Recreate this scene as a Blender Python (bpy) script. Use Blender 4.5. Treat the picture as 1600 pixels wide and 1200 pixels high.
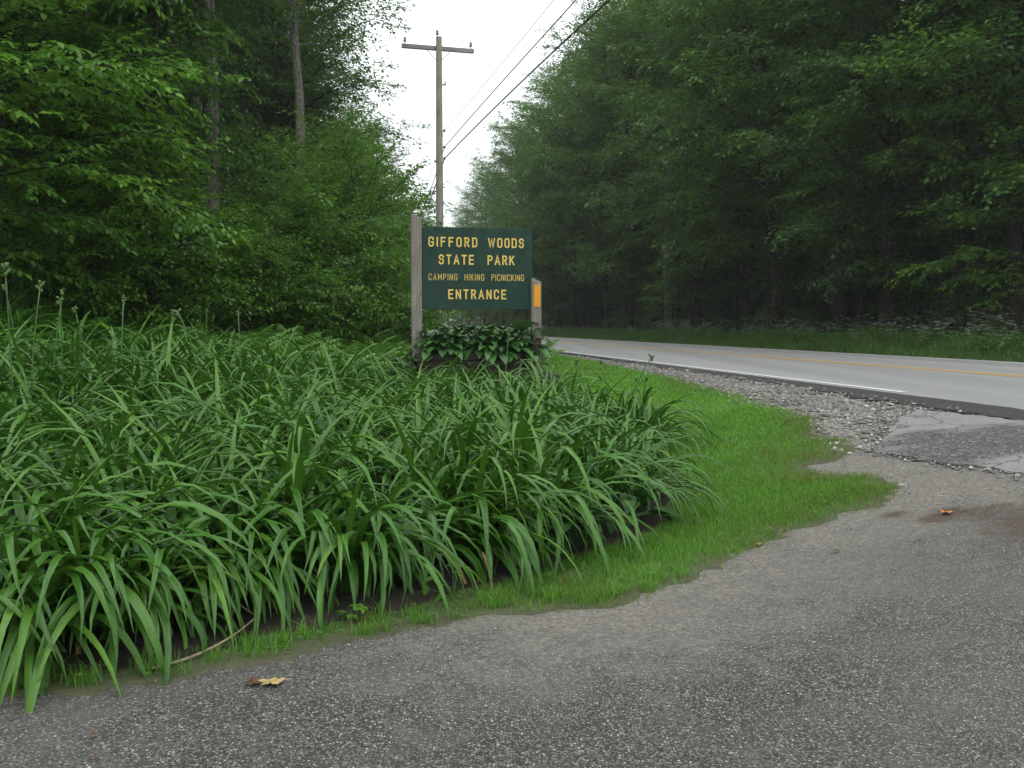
import bpy, bmesh, math, random
import numpy as np
from mathutils import Vector, Matrix
from mathutils.geometry import delaunay_2d_cdt
R = math.radians
random.seed(7)
for o in list(bpy.data.objects): bpy.data.objects.remove(o)
S = bpy.context.scene
COL = S.collection

# ------------------------------------------------------------------ camera, sky, sun, exposure
EYE = 1.2
PITCH = math.atan(90 / 1500)
cam_d = bpy.data.cameras.new('camera'); cam_d.sensor_width = 36; cam_d.lens = 33.75
cam_d.clip_start = 0.05; cam_d.clip_end = 2000
cam = bpy.data.objects.new('camera', cam_d); COL.objects.link(cam)
cam.location = (0, 0, EYE); cam.rotation_euler = (R(90) - PITCH, 0, 0)
S.camera = cam

SUN_EL, SUN_AZ = R(62), R(200)
W = bpy.data.worlds.new('World'); S.world = W; W.use_nodes = True
wn = W.node_tree.nodes; wl = W.node_tree.links
sky = wn.new('ShaderNodeTexSky'); sky.sky_type = 'NISHITA'; sky.sun_disc = False
sky.sun_elevation = SUN_EL; sky.sun_rotation = SUN_AZ
sky.air_density = 1.0; sky.dust_density = 4.0
mx = wn.new('ShaderNodeMix'); mx.data_type = 'RGBA'; mx.inputs[0].default_value = 0.9
tcw = wn.new('ShaderNodeTexCoord'); spw = wn.new('ShaderNodeSeparateXYZ'); wl.new(tcw.outputs['Generated'], spw.inputs[0])
mrw = wn.new('ShaderNodeMapRange'); wl.new(spw.outputs[2], mrw.inputs[0]); mrw.inputs[3].default_value = 11.6; mrw.inputs[4].default_value = 25.5
cbw = wn.new('ShaderNodeCombineColor'); rdw = wn.new('ShaderNodeMath'); rdw.operation = 'MULTIPLY'; rdw.inputs[1].default_value = .955; wl.new(mrw.outputs[0], rdw.inputs[0]); wl.new(rdw.outputs[0], cbw.inputs[0]); wl.new(mrw.outputs[0], cbw.inputs[1]); wl.new(mrw.outputs[0], cbw.inputs[2])
wl.new(cbw.outputs[0], mx.inputs[7])                        # closed cloud: brighter overhead than at the horizon
wl.new(sky.outputs[0], mx.inputs[6]); wl.new(mx.outputs[2], wn['Background'].inputs[0])
wn['Background'].inputs[1].default_value = 0.1

sd = bpy.data.lights.new('sun', 'SUN'); sd.energy = 0.7; sd.angle = R(50); sd.color = (1, .97, .92)
so = bpy.data.objects.new('sun', sd); COL.objects.link(so)
so.rotation_euler = (R(90) - SUN_EL, 0, R(180) - SUN_AZ); so.location = (0, -10, 40)

S.view_settings.view_transform = 'Standard'; S.view_settings.look = 'None'
S.view_settings.exposure = 0.0; S.view_settings.gamma = 1
S.view_settings.use_curve_mapping = False
S.render.engine = 'CYCLES'
cy = S.cycles
cy.use_denoising = True
cy.max_bounces = 7; cy.diffuse_bounces = 4; cy.glossy_bounces = 2; cy.transmission_bounces = 4
cy.transparent_max_bounces = 4; cy.volume_bounces = 1
cy.caustics_reflective = False; cy.caustics_refractive = False

# ------------------------------------------------------------------ surveying helpers
_f = np.array([0, math.cos(PITCH), -math.sin(PITCH)]); _u = np.array([0, math.sin(PITCH), math.cos(PITCH)])
def ray(a, b): return _f + np.array([1., 0, 0]) * (a - 800) / 1500 + _u * (600 - b) / 1500
def at(a, b, Y):
    d = ray(a, b); return np.array([0, 0, EYE]) + d * (Y / d[1])
LSX, LSY, LSL = 4.065, 9.843, -0.1641           # near white line of the road
_n = 1 / math.hypot(1, LSL)
def sst(a, b, x):
    t = np.clip((x - a) / (b - a), 0, 1); return t * t * (3 - 2 * t)
def dleft(x, y): return (LSX + LSL * (y - LSY) - x) * _n      # metres left of the white line
def roadpt(d, y): return (LSX + LSL * (y - LSY) - d / _n, y)
def g(x, y):
    x = np.asarray(x, float); y = np.asarray(y, float)
    d = dleft(x, y)
    zb = np.clip((y - 2.6) * .032, 0, .5)
    t = sst(.4, 4.2, d)
    z = .5 * (1 - t) + zb * t
    z = z + np.clip(-1.2 - x, 0, 6) * .108 * sst(3.6, 8, y) * sst(4.5, 6, d)
    z = z + np.clip(d - 11, 0, 6) * .05 + np.clip(d - 17, 0, 8) * .15 + np.clip(d - 25, 0, 50) * .34
    e = -d - 9.2
    z = np.where(d < 0, .5 - .045 * np.clip(-d / 7.3, 0, 1), z)
    z = z + np.clip(e, 0, 5) * .09 + np.clip(e - 5, 0, 12) * .12 + np.clip(e - 17, 0, 50) * .34
    return z
def gz(x, y): return float(g(x, y))
def site(a, b):
    d = ray(a, b); lo, hi = 1.0, 80.0; t = lo
    while t < hi:
        P = np.array([0, 0, EYE]) + d * t
        if P[2] < gz(P[0], P[1]): break
        t += .02 + t * .004
    return (P[0], P[1])

# ------------------------------------------------------------------ materials
MATS = {}
def mat(name):
    m = bpy.data.materials.new(name); m.use_nodes = True
    MATS[name] = m
    return m, m.node_tree.nodes, m.node_tree.links, m.node_tree.nodes['Principled BSDF']
def node(ns, t, **k):
    n = ns.new(t)
    for a, b in k.items():
        if a.startswith('i_'): n.inputs[int(a[2:]) if a[2:].isdigit() else a[2:]].default_value = b
        else: setattr(n, a, b)
    return n
def ramp(ns, stops):
    r = ns.new('ShaderNodeValToRGB'); e = r.color_ramp.elements
    while len(e) < len(stops): e.new(.5)
    for i, (p, c) in enumerate(stops):
        e[i].position = p; e[i].color = (*c, 1) if len(c) == 3 else c
    return r
def noise(ns, ls, vec, scale, detail=4, rough=.55):
    n = node(ns, 'ShaderNodeTexNoise'); n.inputs['Scale'].default_value = scale
    n.inputs['Detail'].default_value = detail; n.inputs['Roughness'].default_value = rough
    if vec is not None: ls.new(vec, n.inputs['Vector'])
    return n
def vor(ns, ls, vec, scale, feature='F1'):
    n = node(ns, 'ShaderNodeTexVoronoi'); n.feature = feature; n.inputs['Scale'].default_value = scale
    if vec is not None: ls.new(vec, n.inputs['Vector'])
    return n
def mixc(ns, ls, fac, a, b, blend='MIX'):
    m = node(ns, 'ShaderNodeMix'); m.data_type = 'RGBA'; m.blend_type = blend
    for i, v in ((0, fac), (6, a), (7, b)):
        if isinstance(v, (int, float)): m.inputs[i].default_value = v
        elif isinstance(v, tuple): m.inputs[i].default_value = (*v, 1)
        else: ls.new(v, m.inputs[i])
    return m.outputs[2]
def math_(ns, ls, op, a, b=None, c=None):
    m = node(ns, 'ShaderNodeMath'); m.operation = op
    for i, v in enumerate((a, b, c)):
        if v is None: continue
        if isinstance(v, (int, float)): m.inputs[i].default_value = v
        else: ls.new(v, m.inputs[i])
    return m.outputs[0]
def mrange(ns, ls, v, a, b, lo=0., hi=1.):
    m = node(ns, 'ShaderNodeMapRange'); m.inputs[1].default_value = a; m.inputs[2].default_value = b
    m.inputs[3].default_value = lo; m.inputs[4].default_value = hi; ls.new(v, m.inputs[0]); return m.outputs[0]
def bump(ns, ls, h, strength, dist, p):
    b = node(ns, 'ShaderNodeBump'); b.inputs['Strength'].default_value = strength
    b.inputs['Distance'].default_value = dist; ls.new(h, b.inputs['Height']); ls.new(b.outputs[0], p.inputs['Normal']); return b
def attr(ns, name):
    a = node(ns, 'ShaderNodeAttribute'); a.attribute_name = name; return a.outputs['Fac']

def leaf_mat(name, dark, mid, light, rough=.45, trans=.3, spec=.4, drops=False):
    m, ns, ls, p = mat(name)
    t = attr(ns, 'tint')
    oi = node(ns, 'ShaderNodeObjectInfo')
    v = math_(ns, ls, 'ADD', t, mrange(ns, ls, oi.outputs['Random'], 0, 1, -.12, .12))
    r = ramp(ns, [(0, dark), (.5, mid), (1, light)]); ls.new(v, r.inputs[0])
    ls.new(r.outputs[0], p.inputs['Base Color'])
    p.inputs['Roughness'].default_value = rough; p.inputs['Specular IOR Level'].default_value = spec
    if drops:
        tc = node(ns, 'ShaderNodeTexCoord')
        vv = vor(ns, ls, tc.outputs['Object'], 150); vv.inputs['Randomness'].default_value = 1
        h = mrange(ns, ls, vv.outputs['Distance'], .28, .12)
        nz = noise(ns, ls, tc.outputs['Object'], 30, 2)
        h2 = math_(ns, ls, 'MULTIPLY', h, mrange(ns, ls, nz.outputs[0], .45, .6))
        bump(ns, ls, h2, .8, .004, p)
        ls.new(mrange(ns, ls, h2, 0, 1, rough, .12), p.inputs['Roughness'])
    tr = node(ns, 'ShaderNodeBsdfTranslucent')
    ls.new(mixc(ns, ls, .5, r.outputs[0], light), tr.inputs[0])
    mxs = node(ns, 'ShaderNodeMixShader'); mxs.inputs[0].default_value = trans
    ls.new(p.outputs[0], mxs.inputs[1]); ls.new(tr.outputs[0], mxs.inputs[2])
    ls.new(mxs.outputs[0], ns['Material Output'].inputs[0])
    return m

leaf_mat('maple_leaf', (.034, .090, .014), (.066, .165, .022), (.125, .26, .034), trans=.38)
leaf_mat('beech_leaf', (.032, .082, .018), (.060, .148, .028), (.115, .235, .042), trans=.38)
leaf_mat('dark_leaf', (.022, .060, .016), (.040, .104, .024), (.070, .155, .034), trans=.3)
leaf_mat('young_leaf', (.05, .13, .014), (.085, .215, .022), (.15, .31, .032), trans=.42)
leaf_mat('daylily_leaf', (.022, .074, .007), (.039, .126, .011), (.090, .21, .020), rough=.34, trans=.17, spec=.36, drops=True)
leaf_mat('hosta_leaf', (.02, .07, .016), (.035, .11, .024), (.07, .18, .04), rough=.4, trans=.2, spec=.5)
leaf_mat('fern_leaf', (.05, .14, .015), (.085, .22, .025), (.14, .30, .04), trans=.35)
leaf_mat('lawn_blade', (.15, .155, .04), (.085, .26, .018), (.165, .37, .04), rough=.5, trans=.35, spec=.3)
leaf_mat('verge_blade', (.045, .08, .016), (.06, .14, .022), (.10, .19, .035), rough=.6, trans=.3, spec=.3)

def simple_mat(name, col, rough=.7, spec=.4, var=.0, scale=8., bmp=0., bscale=60.):
    m, ns, ls, p = mat(name)
    tc = node(ns, 'ShaderNodeTexCoord')
    n = noise(ns, ls, tc.outputs['Object'], scale, 5)
    c2 = tuple(c * (1 - var) for c in col); c3 = tuple(min(1, c * (1 + var)) for c in col)
    r = ramp(ns, [(.3, c2), (.7, c3)]); ls.new(n.outputs[0], r.inputs[0]); ls.new(r.outputs[0], p.inputs['Base Color'])
    p.inputs['Roughness'].default_value = rough; p.inputs['Specular IOR Level'].default_value = spec
    if bmp:
        b = noise(ns, ls, tc.outputs['Object'], bscale, 6); bump(ns, ls, b.outputs[0], bmp, .01, p)
    return m
simple_mat('stem_green', (.05, .13, .03), .5, .4, .2)
simple_mat('stem_yellow', (.07, .13, .03), .5, .4, .2)
simple_mat('white_flower', (.7, .72, .64), .8, .2, .15)
simple_mat('dead_leaf_tan', (.34, .25, .10), .7, .3, .35, 25, .3, 80)
simple_mat('dead_leaf_orange', (.42, .15, .03), .6, .4, .3, 30, .3, 80)
simple_mat('dead_leaf_brown', (.09, .045, .022), .8, .3, .4, 25, .3, 80)
simple_mat('stick_wood', (.28, .23, .16), .8, .2, .3, 40, .3, 90)
simple_mat('cable_black', (.012, .012, .013), .5, .4, .1)
simple_mat('steel_dark', (.06, .06, .06), .5, .5, .2)
simple_mat('steel_grey', (.22, .23, .24), .45, .5, .2)
simple_mat('porcelain', (.20, .19, .19), .25, .5, .1)
simple_mat('letter_yellow', (.74, .56, .15), .5, .4, .12, 20, .15, 120)
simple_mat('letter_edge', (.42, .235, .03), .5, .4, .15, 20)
simple_mat('lily_withered', (.27, .19, .085), .7, .25, .35, 14)
simple_mat('marker_orange', (.72, .30, .004), .45, .5, .08, 9, .1, 40)
simple_mat('stone_grey', (.26, .25, .235), .85, .25, .35, 3.1, .3, 90)

def wood_mat(name, a, b, grain=(14, 14, .9), rough=.85):
    m, ns, ls, p = mat(name)
    tc = node(ns, 'ShaderNodeTexCoord'); mp = node(ns, 'ShaderNodeMapping'); mp.inputs['Scale'].default_value = grain
    ls.new(tc.outputs['Object'], mp.inputs[0])
    n = noise(ns, ls, mp.outputs[0], 4, 8, .65); n2 = noise(ns, ls, tc.outputs['Object'], 2.2, 4)
    r = ramp(ns, [(.3, a), (.7, b)]); ls.new(n.outputs[0], r.inputs[0])
    c = mixc(ns, ls, mrange(ns, ls, n2.outputs[0], .4, .75, 0, .5), r.outputs[0], tuple(x * .55 for x in a))
    ls.new(c, p.inputs['Base Color']); p.inputs['Roughness'].default_value = rough; p.inputs['Specular IOR Level'].default_value = .25
    bump(ns, ls, n.outputs[0], .5, .006, p)
    return m
wood_mat('post_wood', (.15, .135, .115), (.33, .305, .27))
wood_mat('pole_wood', (.30, .26, .21), (.56, .51, .45), (20, 20, .5))
wood_mat('crossarm_wood', (.28, .25, .25), (.46, .43, .43), (1.2, 16, 16))
wood_mat('timber_dark', (.022, .018, .015), (.07, .06, .05), (.9, 14, 14))

def bark_mat(name, a, b):
    m, ns, ls, p = mat(name)
    tc = node(ns, 'ShaderNodeTexCoord'); mp = node(ns, 'ShaderNodeMapping'); mp.inputs['Scale'].default_value = (9, 9, 1.6)
    ls.new(tc.outputs['Object'], mp.inputs[0])
    n = noise(ns, ls, mp.outputs[0], 2.4, 8, .7); v = vor(ns, ls, mp.outputs[0], 2.2, 'DISTANCE_TO_EDGE')
    n2 = noise(ns, ls, tc.outputs['Object'], .9, 4)
    h = math_(ns, ls, 'ADD', n.outputs[0], mrange(ns, ls, v.outputs[0], 0, .25, 0, .5))
    r = ramp(ns, [(.4, a), (1.0, b)]); ls.new(h, r.inputs[0])
    c = mixc(ns, ls, mrange(ns, ls, n2.outputs[0], .5, .7, 0, .45), r.outputs[0], (.10, .12, .075))
    ls.new(c, p.inputs['Base Color']); p.inputs['Roughness'].default_value = .9; p.inputs['Specular IOR Level'].default_value = .2
    bump(ns, ls, h, .9, .05, p)
    return m
bark_mat('bark_grey', (.07, .063, .056), (.34, .315, .285))
bark_mat('bark_dark', (.014, .012, .010), (.055, .048, .042))

def ground_mats():
    # leaf-litter floor of the woods
    m, ns, ls, p = mat('wood_floor')
    tc = node(ns, 'ShaderNodeTexCoord'); n = noise(ns, ls, tc.outputs['Object'], 3, 8, .7)
    r = ramp(ns, [(.3, (.022, .016, .010)), (.55, (.045, .034, .02)), (.75, (.035, .055, .018))]); ls.new(n.outputs[0], r.inputs[0])
    ls.new(r.outputs[0], p.inputs['Base Color']); p.inputs['Roughness'].default_value = .95
    bump(ns, ls, n.outputs[0], .8, .1, p)
    # soil of the flower bed
    m, ns, ls, p = mat('bed_soil')
    tc = node(ns, 'ShaderNodeTexCoord'); n = noise(ns, ls, tc.outputs['Object'], 14, 9, .75); v = vor(ns, ls, tc.outputs['Object'], 70)
    r = ramp(ns, [(.3, (.010, .007, .005)), (.6, (.032, .023, .016)), (.8, (.075, .055, .038))]); ls.new(n.outputs[0], r.inputs[0])
    c = mixc(ns, ls, mrange(ns, ls, v.outputs['Distance'], .25, .05, 0, .5), r.outputs[0], (.09, .07, .05))
    ls.new(c, p.inputs['Base Color']); p.inputs['Roughness'].default_value = .9
    h = math_(ns, ls, 'ADD', n.outputs[0], mrange(ns, ls, v.outputs['Distance'], 0, .5, .3, 0))
    bump(ns, ls, h, 1, .03, p)
    # earth under the lawn
    m, ns, ls, p = mat('lawn_earth')
    tc = node(ns, 'ShaderNodeTexCoord'); n = noise(ns, ls, tc.outputs['Object'], 9, 9, .7)
    e = attr(ns, 'edge')
    r = ramp(ns, [(.3, (.03, .045, .012)), (.6, (.05, .085, .016)), (.8, (.085, .085, .04))]); ls.new(n.outputs[0], r.inputs[0])
    n9 = noise(ns, ls, tc.outputs['Object'], 55, 8, .8); r9 = ramp(ns, [(.3, (.03, .024, .017)), (.55, (.085, .07, .052)), (.75, (.19, .165, .13))]); ls.new(n9.outputs[0], r9.inputs[0])
    c = mixc(ns, ls, e, r.outputs[0], r9.outputs[0])
    ls.new(c, p.inputs['Base Color']); p.inputs['Roughness'].default_value = .95; bump(ns, ls, n.outputs[0], .8, .03, p)
    # verge earth
    m, ns, ls, p = mat('verge_earth')
    tc = node(ns, 'ShaderNodeTexCoord'); n = noise(ns, ls, tc.outputs['Object'], 5, 8, .7)
    r = ramp(ns, [(.3, (.03, .045, .015)), (.7, (.055, .07, .025))]); ls.new(n.outputs[0], r.inputs[0])
    ls.new(r.outputs[0], p.inputs['Base Color']); p.inputs['Roughness'].default_value = .95
    # highway asphalt
    m, ns, ls, p = mat('road_asphalt')
    tc = node(ns, 'ShaderNodeTexCoord'); n = noise(ns, ls, tc.outputs['Object'], 38, 8, .85); n2 = noise(ns, ls, tc.outputs['Object'], .7, 6, .6)
    mp = node(ns, 'ShaderNodeMapping'); mp.inputs['Rotation'].default_value = (0, 0, -math.atan(LSL)); mp.inputs['Scale'].default_value = (1.1, .03, 1)
    ls.new(tc.outputs['Object'], mp.inputs[0]); n3 = noise(ns, ls, mp.outputs[0], 1.3, 4)
    r = ramp(ns, [(.2, (.10, .10, .10)), (.5, (.235, .235, .236)), (.8, (.42, .42, .42))]); ls.new(n.outputs[0], r.inputs[0])
    c = mixc(ns, ls, mrange(ns, ls, n2.outputs[0], .4, .7, 0, .35), r.outputs[0], (.26, .25, .245))
    c = mixc(ns, ls, mrange(ns, ls, n3.outputs[0], .40, .60, 0, .6), c, (.165, .165, .167))
    ls.new(c, p.inputs['Base Color']); p.inputs['Roughness'].default_value = .62; bump(ns, ls, n.outputs[0], .5, .01, p)
    # crumbling dark edge
    m, ns, ls, p = mat('road_edge_asphalt')
    tc = node(ns, 'ShaderNodeTexCoord'); n = noise(ns, ls, tc.outputs['Object'], 60, 7, .8); v = vor(ns, ls, tc.outputs['Object'], 40)
    r = ramp(ns, [(.3, (.012, .012, .012)), (.55, (.045, .044, .042)), (.72, (.15, .145, .135))]); ls.new(n.outputs[0], r.inputs[0])
    ls.new(r.outputs[0], p.inputs['Base Color']); p.inputs['Roughness'].default_value = .8
    bump(ns, ls, math_(ns, ls, 'ADD', n.outputs[0], v.outputs['Distance']), 1, .03, p)
    # apron
    m, ns, ls, p = mat('apron_asphalt')
    tc = node(ns, 'ShaderNodeTexCoord'); co = tc.outputs['Object']
    v = vor(ns, ls, co, 62); n = noise(ns, ls, co, 25, 7, .75); n2 = noise(ns, ls, co, 2.1, 5)
    w = math_(ns, ls, 'ADD', attr(ns, 'wear'), mrange(ns, ls, n2.outputs[0], .3, .7, -.35, .35))
    a = ramp(ns, [(0, (.022, .022, .023)), (.6, (.055, .055, .055)), (1, (.24, .235, .22))]); ls.new(v.outputs['Color'], a.inputs[0])
    b = ramp(ns, [(.3, (.13, .13, .13)), (.6, (.23, .225, .22)), (.8, (.33, .32, .31))]); ls.new(n.outputs[0], b.inputs[0])
    c = mixc(ns, ls, mrange(ns, ls, w, .35, .65), a.outputs[0], b.outputs[0])
    cr = vor(ns, ls, None, 2.6, 'DISTANCE_TO_EDGE')
    wv = node(ns, 'ShaderNodeVectorMath'); wv.operation = 'MULTIPLY_ADD'
    nn = noise(ns, ls, co, 6, 4); ls.new(nn.outputs['Color'], wv.inputs[0]); wv.inputs[1].default_value = (.18, .18, .18); ls.new(co, wv.inputs[2])
    ls.new(wv.outputs[0], cr.inputs['Vector'])
    crk = mrange(ns, ls, cr.outputs['Distance'], .004, .016, 1, 0)
    crk = math_(ns, ls, 'MULTIPLY', crk, mrange(ns, ls, w, .3, .6, .15, .8))
    c = mixc(ns, ls, crk, c, (.02, .02, .02))
    ls.new(c, p.inputs['Base Color']); p.inputs['Roughness'].default_value = .6
    bump(ns, ls, math_(ns, ls, 'SUBTRACT', v.outputs['Distance'], crk), .9, .012, p)
    # driveway: exposed aggregate, dust along the lawn, brown needle litter
    m, ns, ls, p = mat('driveway_asphalt')
    tc = node(ns, 'ShaderNodeTexCoord'); co = tc.outputs['Object']
    v = vor(ns, ls, co, 100); v2 = vor(ns, ls, co, 180); n = noise(ns, ls, co, .8, 7, .65); nf = noise(ns, ls, co, 45, 6, .75); nm = noise(ns, ls, co, 5, 6, .65)
    a = ramp(ns, [(0, (.012, .0115, .011)), (.5, (.030, .029, .026)), (.70, (.070, .064, .055)), (.86, (.18, .168, .145)), (1, (.46, .44, .39))])
    sep = node(ns, 'ShaderNodeSeparateColor'); ls.new(v.outputs['Color'], sep.inputs[0]); ls.new(sep.outputs[0], a.inputs[0])
    a2 = ramp(ns, [(0, (.020, .020, .019)), (.6, (.050, .048, .044)), (1, (.20, .19, .175))])
    sep2 = node(ns, 'ShaderNodeSeparateColor'); ls.new(v2.outputs['Color'], sep2.inputs[0]); ls.new(sep2.outputs[1], a2.inputs[0])
    st = mixc(ns, ls, mrange(ns, ls, v.outputs['Distance'], .30, .42), a.outputs[0], a2.outputs[0])
    # patchy wear: lighter rubbed areas, darker damp ones
    st = mixc(ns, ls, mrange(ns, ls, n.outputs[0], .45, .66, 0, .55), st, (.115, .108, .097))
    st = mixc(ns, ls, mrange(ns, ls, nm.outputs[0], .56, .72, 0, .5), st, (.045, .044, .042))
    dn = math_(ns, ls, 'ADD', attr(ns, 'dust'), mrange(ns, ls, nm.outputs[0], .3, .7, -.32, .32))
    dd = ramp(ns, [(.25, (.072, .066, .058)), (.5, (.15, .139, .122)), (.72, (.30, .28, .245))]); ls.new(nf.outputs[0], dd.inputs[0])
    c = mixc(ns, ls, mrange(ns, ls, dn, .12, .95, 0, .92), st, dd.outputs[0])
    ln = math_(ns, ls, 'ADD', attr(ns, 'litter'), mrange(ns, ls, nm.outputs[0], .3, .7, -.4, .4))
    lc = ramp(ns, [(.3, (.028, .019, .014)), (.7, (.10, .07, .05))]); ls.new(nf.outputs[0], lc.inputs[0])
    lf = mrange(ns, ls, ln, .35, .8, 0, .9)
    c = mixc(ns, ls, lf, c, lc.outputs[0])
    ls.new(c, p.inputs['Base Color'])
    ls.new(mrange(ns, ls, dn, .3, .7, .6, .9), p.inputs['Roughness']); p.inputs['Specular IOR Level'].default_value = .3
    hb = math_(ns, ls, 'ADD', math_(ns, ls, 'MULTIPLY', v.outputs['Distance'], -1.2), nf.outputs[0])
    bump(ns, ls, hb, .8, .006, p)
    # gravel base
    m, ns, ls, p = mat('gravel_base')
    tc = node(ns, 'ShaderNodeTexCoord'); co = tc.outputs['Object']
    v = vor(ns, ls, co, 45); n = noise(ns, ls, co, 3, 6)
    sep = node(ns, 'ShaderNodeSeparateColor'); ls.new(v.outputs['Color'], sep.inputs[0])
    a = ramp(ns, [(0, (.07, .065, .055)), (.6, (.17, .16, .14)), (1, (.33, .31, .28))]); ls.new(sep.outputs[0], a.inputs[0])
    c = mixc(ns, ls, mrange(ns, ls, n.outputs[0], .5, .7, 0, .6), a.outputs[0], (.17, .15, .12))
    ls.new(c, p.inputs['Base Color']); p.inputs['Roughness'].default_value = .9
    bump(ns, ls, v.outputs['Distance'], 1, -.02, p)
    # paints
    for nm_, col in (('paint_white', (.62, .62, .60)), ('paint_yellow', (.60, .34, .035))):
        m, ns, ls, p = mat(nm_)
        tc = node(ns, 'ShaderNodeTexCoord'); n = noise(ns, ls, tc.outputs['Object'], 70, 6, .75)
        c = mixc(ns, ls, mrange(ns, ls, n.outputs[0], .52, .68, 0, .7), col, (.2, .2, .2))
        ls.new(c, p.inputs['Base Color']); p.inputs['Roughness'].default_value = .6
    # sign board
    m, ns, ls, p = mat('sign_green')
    tc = node(ns, 'ShaderNodeTexCoord'); n = noise(ns, ls, tc.outputs['Object'], 6, 6, .6); n2 = noise(ns, ls, tc.outputs['Object'], 220, 3)
    r = ramp(ns, [(.3, (.011, .036, .026)), (.7, (.020, .055, .042))]); ls.new(n.outputs[0], r.inputs[0])
    ls.new(r.outputs[0], p.inputs['Base Color']); p.inputs['Roughness'].default_value = .6; p.inputs['Specular IOR Level'].default_value = .22; bump(ns, ls, n2.outputs[0], .25, .003, p)
ground_mats()

# ------------------------------------------------------------------ object helpers
def tag(o, label=None, cat=None, group=None, kind=None):
    for k, v in (('label', label), ('category', cat), ('group', group), ('kind', kind)):
        if v: o[k] = v
    return o
def mesh_np(name, V, F, mats, fmat=None, tint=None, pattr=None, smooth=False):
    """V (n,3), F (m,3|4) arrays or list of lists -> mesh"""
    me = bpy.data.meshes.new(name)
    V = np.asarray(V, np.float32)
    if isinstance(F, np.ndarray):
        k = F.shape[1]; m = F.shape[0]
        me.vertices.add(len(V)); me.vertices.foreach_set('co', V.ravel())
        me.loops.add(m * k); me.loops.foreach_set('vertex_index', F.astype(np.int32).ravel())
        me.polygons.add(m); me.polygons.foreach_set('loop_start', np.arange(0, m * k, k, dtype=np.int32))
        me.update(calc_edges=True)
    else:
        me.from_pydata([tuple(v) for v in V], [], F); me.update()
    for x in mats: me.materials.append(MATS[x])
    if fmat is not None: me.polygons.foreach_set('material_index', np.asarray(fmat, np.int32))
    if tint is not None:
        a = me.attributes.new('tint', 'FLOAT', 'FACE'); a.data.foreach_set('value', np.asarray(tint, np.float32))
    for k, v in (pattr or {}).items():
        a = me.attributes.new(k, 'FLOAT', 'POINT'); a.data.foreach_set('value', np.asarray(v, np.float32))
    if smooth: me.polygons.foreach_set('use_smooth', np.ones(len(me.polygons), bool))
    return me
def link(name, me, parent=None, loc=None, rot=None, scale=None):
    o = bpy.data.objects.new(name, me); COL.objects.link(o)
    if parent is not None: o.parent = parent
    if loc is not None: o.location = loc
    if rot is not None: o.rotation_euler = rot
    if scale is not None: o.scale = scale if hasattr(scale, '__len__') else (scale,) * 3
    return o
def empty(name, loc, rz=0., label=None, cat=None, group=None):
    o = link(name, None, None, loc, (0, 0, rz)); o.empty_display_size = .1
    return tag(o, label, cat, group)
class MB:
    """collects polygons for one mesh"""
    def __init__(s): s.v = []; s.f = []; s.m = []
    def add(s, vs, fs, m=0):
        o = len(s.v); s.v += [tuple(map(float, v)) for v in vs]; s.f += [[i + o for i in f] for f in fs]; s.m += [m] * len(fs)
    def box(s, c, size, rot=None, m=0, bev=0.):
        bm = bmesh.new(); bmesh.ops.create_cube(bm, size=1)
        for v in bm.verts: v.co = Vector((v.co.x * size[0], v.co.y * size[1], v.co.z * size[2]))
        if bev: bmesh.ops.bevel(bm, geom=bm.edges[:], offset=bev, segments=1, affect='EDGES')
        bm.verts.ensure_lookup_table(); bm.verts.index_update()
        M = rot.to_4x4() if rot is not None else Matrix()
        s.add([(M @ v.co) + Vector(c) for v in bm.verts], [[v.index for v in f.verts] for f in bm.faces], m); bm.free()
    def tube(s, pts, rad, n=6, m=0, cap=True):
        pts = [Vector(p) for p in pts]; rad = rad if hasattr(rad, '__len__') else [rad] * len(pts)
        vs, fs = [], []; ref = Vector((1, 0, 0))
        for i, p in enumerate(pts):
            t = (pts[min(i + 1, len(pts) - 1)] - pts[max(i - 1, 0)]).normalized()
            if abs(t.dot(ref)) > .9: ref = Vector((0, 1, 0)) if abs(t.y) < .9 else Vector((0, 0, 1))
            a = (ref - t * ref.dot(t)).normalized(); b = t.cross(a); ref = a
            for k in range(n):
                an = 2 * math.pi * k / n; vs.append(p + (a * math.cos(an) + b * math.sin(an)) * rad[i])
        for i in range(len(pts) - 1):
            for k in range(n): fs.append([i * n + k, i * n + (k + 1) % n, (i + 1) * n + (k + 1) % n, (i + 1) * n + k])
        if cap: fs.append(list(range(n))[::-1]); fs.append([(len(pts) - 1) * n + k for k in range(n)])
        s.add(vs, fs, m)
    def mesh(s, name, mats, smooth=False, tint=None):
        me = mesh_np(name, s.v, s.f, mats, s.m, smooth=smooth)
        if tint is not None:
            a = me.attributes.new('tint', 'FLOAT', 'FACE'); a.data.foreach_set('value', np.full(len(me.polygons), tint, np.float32))
        return me
    def build(s, name, mats, parent=None, smooth=False, **k):
        return link(name, s.mesh(name, mats if isinstance(mats, (list, tuple)) else [mats], smooth), parent, **k)

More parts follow.
